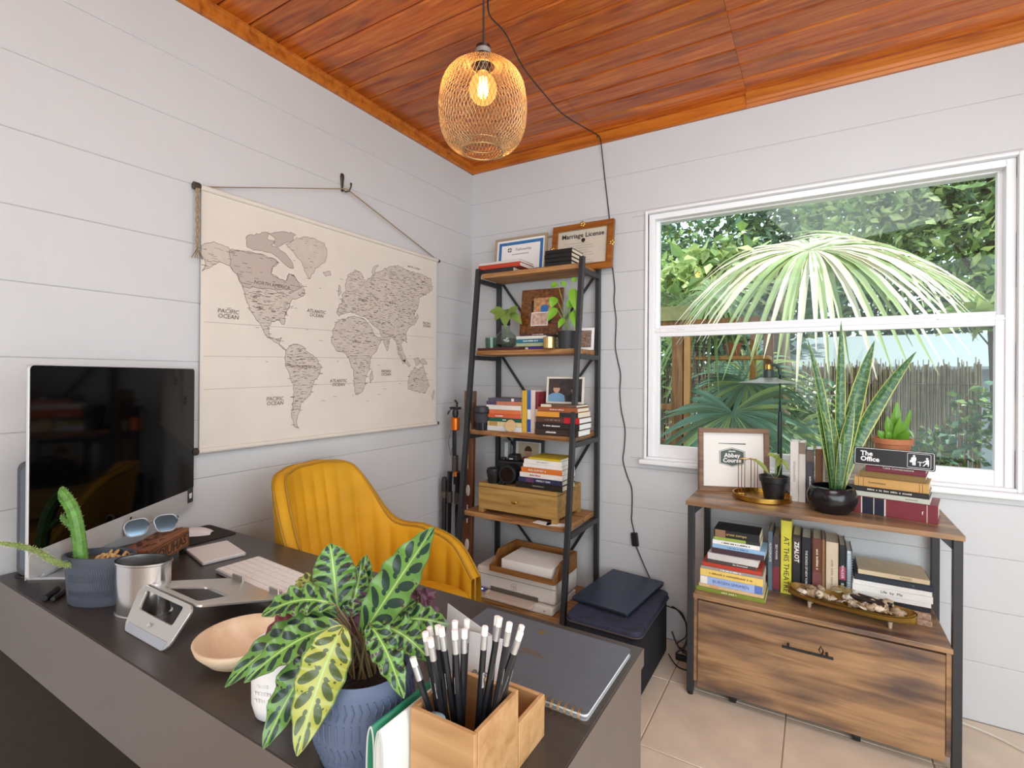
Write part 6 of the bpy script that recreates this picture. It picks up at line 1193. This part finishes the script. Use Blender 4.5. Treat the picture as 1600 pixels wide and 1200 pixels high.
CL = [((1.288, -2.063, .934), (1.375, -2.011, 1.088), .058, 0, .10, 'g'), ((1.235, -2.06, .949), (1.208, -2.053, 1.047), .055, .02, .16, 'g'), ((1.258, -2.081, .976), (1.176, -2.142, .965), .04, .03, .22, 'g'), ((1.215, -2.064, .955), (1.142, -2.058, .983), .04, .02, .3, 'y'), ((1.258, -2.081, .958), (1.162, -2.185, .884), .042, .035, .16, 'g'), ((1.278, -2.09, .955), (1.214, -2.19, .909), .042, .03, .16, 'g'), ((1.275, -2.10, .945), (1.248, -2.185, .834), .048, .035, .2, 'g'), ((1.294, -2.10, .965), (1.296, -2.172, .836), .056, .03, .14, 'y'),
      ((1.306, -2.029, .945), (1.352, -1.968, .948), .04, .015, .25, 'p'), ((1.318, -2.045, .955), (1.396, -2.0, .95), .036, .012, .2, 'g'), ((1.312, -2.072, .96), (1.392, -2.088, .893), .036, .025, .3, 'g'), ((1.320, -2.06, .955), (1.398, -2.043, .92), .042, .02, .2, 'g'), ((1.262, -2.049, .92), (1.262, -2.01, .985), .04, 0, .15, 'p'), ((1.244, -2.037, .94), (1.228, -1.998, 1.018), .034, 0, .3, 'g'), ((1.30, -2.0, .935), (1.325, -1.944, .96), .036, .01, .25, 'p'), ((1.205, -2.085, .946), (1.146, -2.118, .917), .036, .015, .15, 'r'), ((1.25, -2.049, .945), (1.236, -2.015, 1.01), .034, 0, .3, 'g'), ((1.30, -2.03, .93), (1.36, -2.03, .985), .036, .01, .2, 'g'), ((1.25, -2.03, .93), (1.19, -2.0, .975), .036, .02, .2, 'g')]
for i, (p0, p1, w_, ar, wv_, kd) in enumerate(CL):
    p0, p1 = V(p0)-co, V(p1)-co; tocam = (CAM-co-(p0+p1)/2).normalized(); nn = (tocam*.75+V((0, 0, .55))).normalized()
    ml_ = {'g': [M_cal, M_calp], 'y': [M_caly, M_caly], 'p': [M_calp, M_cal], 'r': [M_calr, M_calr]}[kd]
    leaf('leaf', p0, p1, w_*1.12, nn, (0, 0, ar), lance, ml_, cal, wave=wv_*.75, wn=5.5, nu=26, nv=8, cup=.12, seed=60+i)
    MB().tube([V((.018*math.cos(i*2.4), .018*math.sin(i*2.4), .105)), (V((0, 0, .125))+p0)/2+V((0, 0, .01)), p0, bez(p0, (p0+p1)/2+V((0, 0, ar)), p1, .12)], [.0018, .0016, .0014, .001], 5).build('leaf_stalk', mat('reddish stalk', '#6d5a34', .5), cal)
# ---- organiser, covers, card, pencils
og = thing('wood_organiser', 'oak desk organiser box with a low side compartment', 'organiser', (1.445, -2.027, DZ)); M_oak = wood('light oak', ['#a67c4e', '#bb9060', '#c69d6e'], axis=0, rough=.5, rnd=.03, scale=1.4, bump=.05)
def obx(n_, x0, y0, z0, x1, y1, z1): return MB().box(x0, y0, z0, x1, y1, z1).build(n_, M_oak, og, bevel=.0012)
obx('bottom', -.046, -.046, 0, .046, .128, .006); obx('front_wall', -.05, -.052, 0, .05, -.045, .108); obx('back_wall', -.05, .045, 0, .05, .052, .108); obx('side_wall', -.051, -.0445, 0, -.044, .0445, .108); obx('side_wall', .044, -.0445, 0, .051, .0445, .108)
obx('low_wall', .044, .0525, 0, .051, .128, .062); obx('low_wall', -.051, .0525, 0, -.044, .128, .062); obx('low_back', -.0435, .121, 0, .0435, .128, .062)
gc = [('green', 1.3705, '#1f7a58', 'green curled leather cover standing beside the blue grey pot'), ('white', 1.3845, '#dedbd2', 'white curled leather cover standing against the organiser')]
for nm, x, c, lb in gc:
    t = thing('folded_cover', lb, 'cover', (x, -2.0655, DZ)); w_ = .0062; P_ = [(-w_, 0), (-w_*1.05, .05), (-w_*.8, .085), (0, .10), (w_*.8, .085), (w_*1.05, .05), (w_, 0)]; P_ = [V(cat(P_, i/24)+(0,)) for i in range(25)]; b = MB(); b.grid(lambda u, v: (P_[int(round(u*24))].x, (v-.5)*.115, P_[int(round(u*24))].y), 24, 1); b.build('leather', mat('leather '+nm, c, .45), t, smooth='all', solid=.0016)
    b = MB(); b.tube([V((p.x, -.0578, p.y)) for p in P_], .0012, 6); b.build('edge', mat('pale leather edge', '#b9bfb4', .6), t)
cd_ = thing('note_card', 'folded white note card with handwriting behind the pencils', 'card', (1.405, -1.955, DZ+.0062), rot=(-.10, 0, .12)); MB().box(-.034, 0, 0, .045, .0008, .140).build('front_leaf', M_wpaper, cd_); MB().prism([(-.062, .0), (.02, .0), (.02, .135), (-.062, .168)], 0, .0008, frameM((0, .014, 0), (1, 0, 0), (0, 0, 1))).build('back_leaf', mat('pale grey card', '#d8d6d0', .7), cd_)
text('handwriting', 'ens', .019, M_tgrey, cd_, frameM((.005, -.0004, .085), (1, 0, 0), (0, 0, 1)), shear=.4)
M_pen = mat('black pencil lacquer', '#1d1e22', .3); M_fer = mat('silver ferrule', '#c6c6c4', .3, metal=.7); M_er = mat('white eraser', '#ebe7df', .8)
PT = [(1.390, -2.07, .936), (1.402, -2.06, .968), (1.411, -2.045, .973), (1.421, -2.05, .975), (1.428, -2.03, .977), (1.439, -2.045, .974), (1.473, -2.025, .979), (1.483, -2.005, .985), (1.501, -2.01, .985), (1.505, -1.985, .972), (1.512, -2.0, .972), (1.397, -2.045, .967), (1.437, -2.015, .975), (1.476, -2.0, .983), (1.415, -2.065, .966), (1.444, -2.03, .97)]
ORD = ['', 'second', 'third', 'fourth', 'fifth', 'sixth', 'seventh', 'eighth', 'ninth', 'tenth', 'eleventh', 'twelfth', 'thirteenth', 'fourteenth', 'fifteenth', 'sixteenth']
def pencil(lb, p0, p1, grp):
    p0, p1 = V(p0), V(p1); d = (p1-p0); l_ = d.length; t = thing('pencil', lb, 'pencil', p0, group=grp); t.rotation_euler = d.to_track_quat('Z', 'Y').to_euler()
    MB().cyl((0, 0, 0), (0, 0, l_-.030), .0042, n=6).build('shaft', M_pen, t); MB().cyl((0, 0, l_-.030), (0, 0, l_-.012), .0045, n=14).build('ferrule', M_fer, t, smooth=30); MB().cyl((0, 0, l_-.012), (0, 0, l_), .0042, n=14).build('eraser', M_er, t, bevel=.001)
    text('print', '~9', .0045, M_twhite, t, frameM((0, -.0038, l_-.07), (0, 0, 1), (1, 0, 0)), ext=.0001)
for i, tp_ in enumerate(PT):
    c = V((1.445, -2.027)); f_ = .097/(tp_[2]-DZ-.011); a = i*2.4; bs_ = []
    for k_ in (0, 1):
        q = tp_[k_]-c[k_]; o_ = q*.4+.008*(math.cos(a), math.sin(a))[k_]; lim = .0385
        lo, hi = (-lim-q*f_)/(1-f_), (lim-q*f_)/(1-f_); bs_.append(c[k_]+max(-.038, min(.038, max(lo, min(hi, o_)))))
    base = (bs_[0], bs_[1], DZ+.011)
    rk = sorted(range(len(PT)), key=lambda q_: PT[q_][0]*.857+PT[q_][1]*.514).index(i)
    pencil(('leftmost black pencil leaning out of the oak organiser' if rk == 0 else 'rightmost black pencil in the oak organiser' if rk == len(PT)-1 else ORD[rk]+' black pencil from the left in the oak organiser'), base, tp_, 'pencils in the oak organiser')
er_ = tag(MB().lathe([(0, 0), (.01, .002), (.013, .012), (.01, .022), (0, .024)], 16, None, 1.3, .8).build('blue_eraser', mat('pale blue eraser', '#a9cdd6', .6), loc=(1.424, -2.062, DZ+.075), smooth='all'), 'pale blue rounded eraser among the pencils', 'eraser')
# ---- spiral notebook
nb = thing('planner_notebook', 'dark grey spiral planner with gold coil at the right end of the desk', 'notebook', (1.373, -1.728, DZ)); M_nb = mat('dark grey soft cover', '#565b62', .42, vary=.05, vscale=50)
MB().prism(rrect(.33, .222, .008), 0, .0015).build('back_cover', mat('light grey back cover', '#9aa0a6', .5), nb); MB().prism(rrect(.324, .214, .006), .0017, .0095, Matrix.Translation((0, .003, 0))).build('page_block', M_pagew, nb); MB().prism(rrect(.33, .222, .008), .0097, .0112).build('front_cover', M_nb, nb)
b = MB()
for i in range(27):
    x = -.155+i*.0118
    for dx in (0, .0025): b.tube([V((x+dx, -.108+.0085*math.cos(a), .0058+.0078*math.sin(a))) for a in [2*PI*q/12 for q in range(12)]], .0007, 5, close=True)
b.build('gold_coil', M_gold, nb)['kind'] = 'stuff'
text('lettering', 'PRODUCTIVITY\nPLANNER', .009, M_gold, nb, frameM((.005, .0, .0114), (-1, 0, 0), (0, -1, 0)), ext=.0001); text('lettering', '~9', .005, M_gold, nb, frameM((-.01, .085, .0114), (-1, 0, 0), (0, -1, 0)), ext=.0001)
MB().prism([(.006*math.cos(2*PI*i/10), .006*math.sin(2*PI*i/10)) for i in range(10)], 0, .0002, frameM((-.01, .074, .0113), (-1, 0, 0), (0, -1, 0))).build('gold_emblem', M_gold, nb)
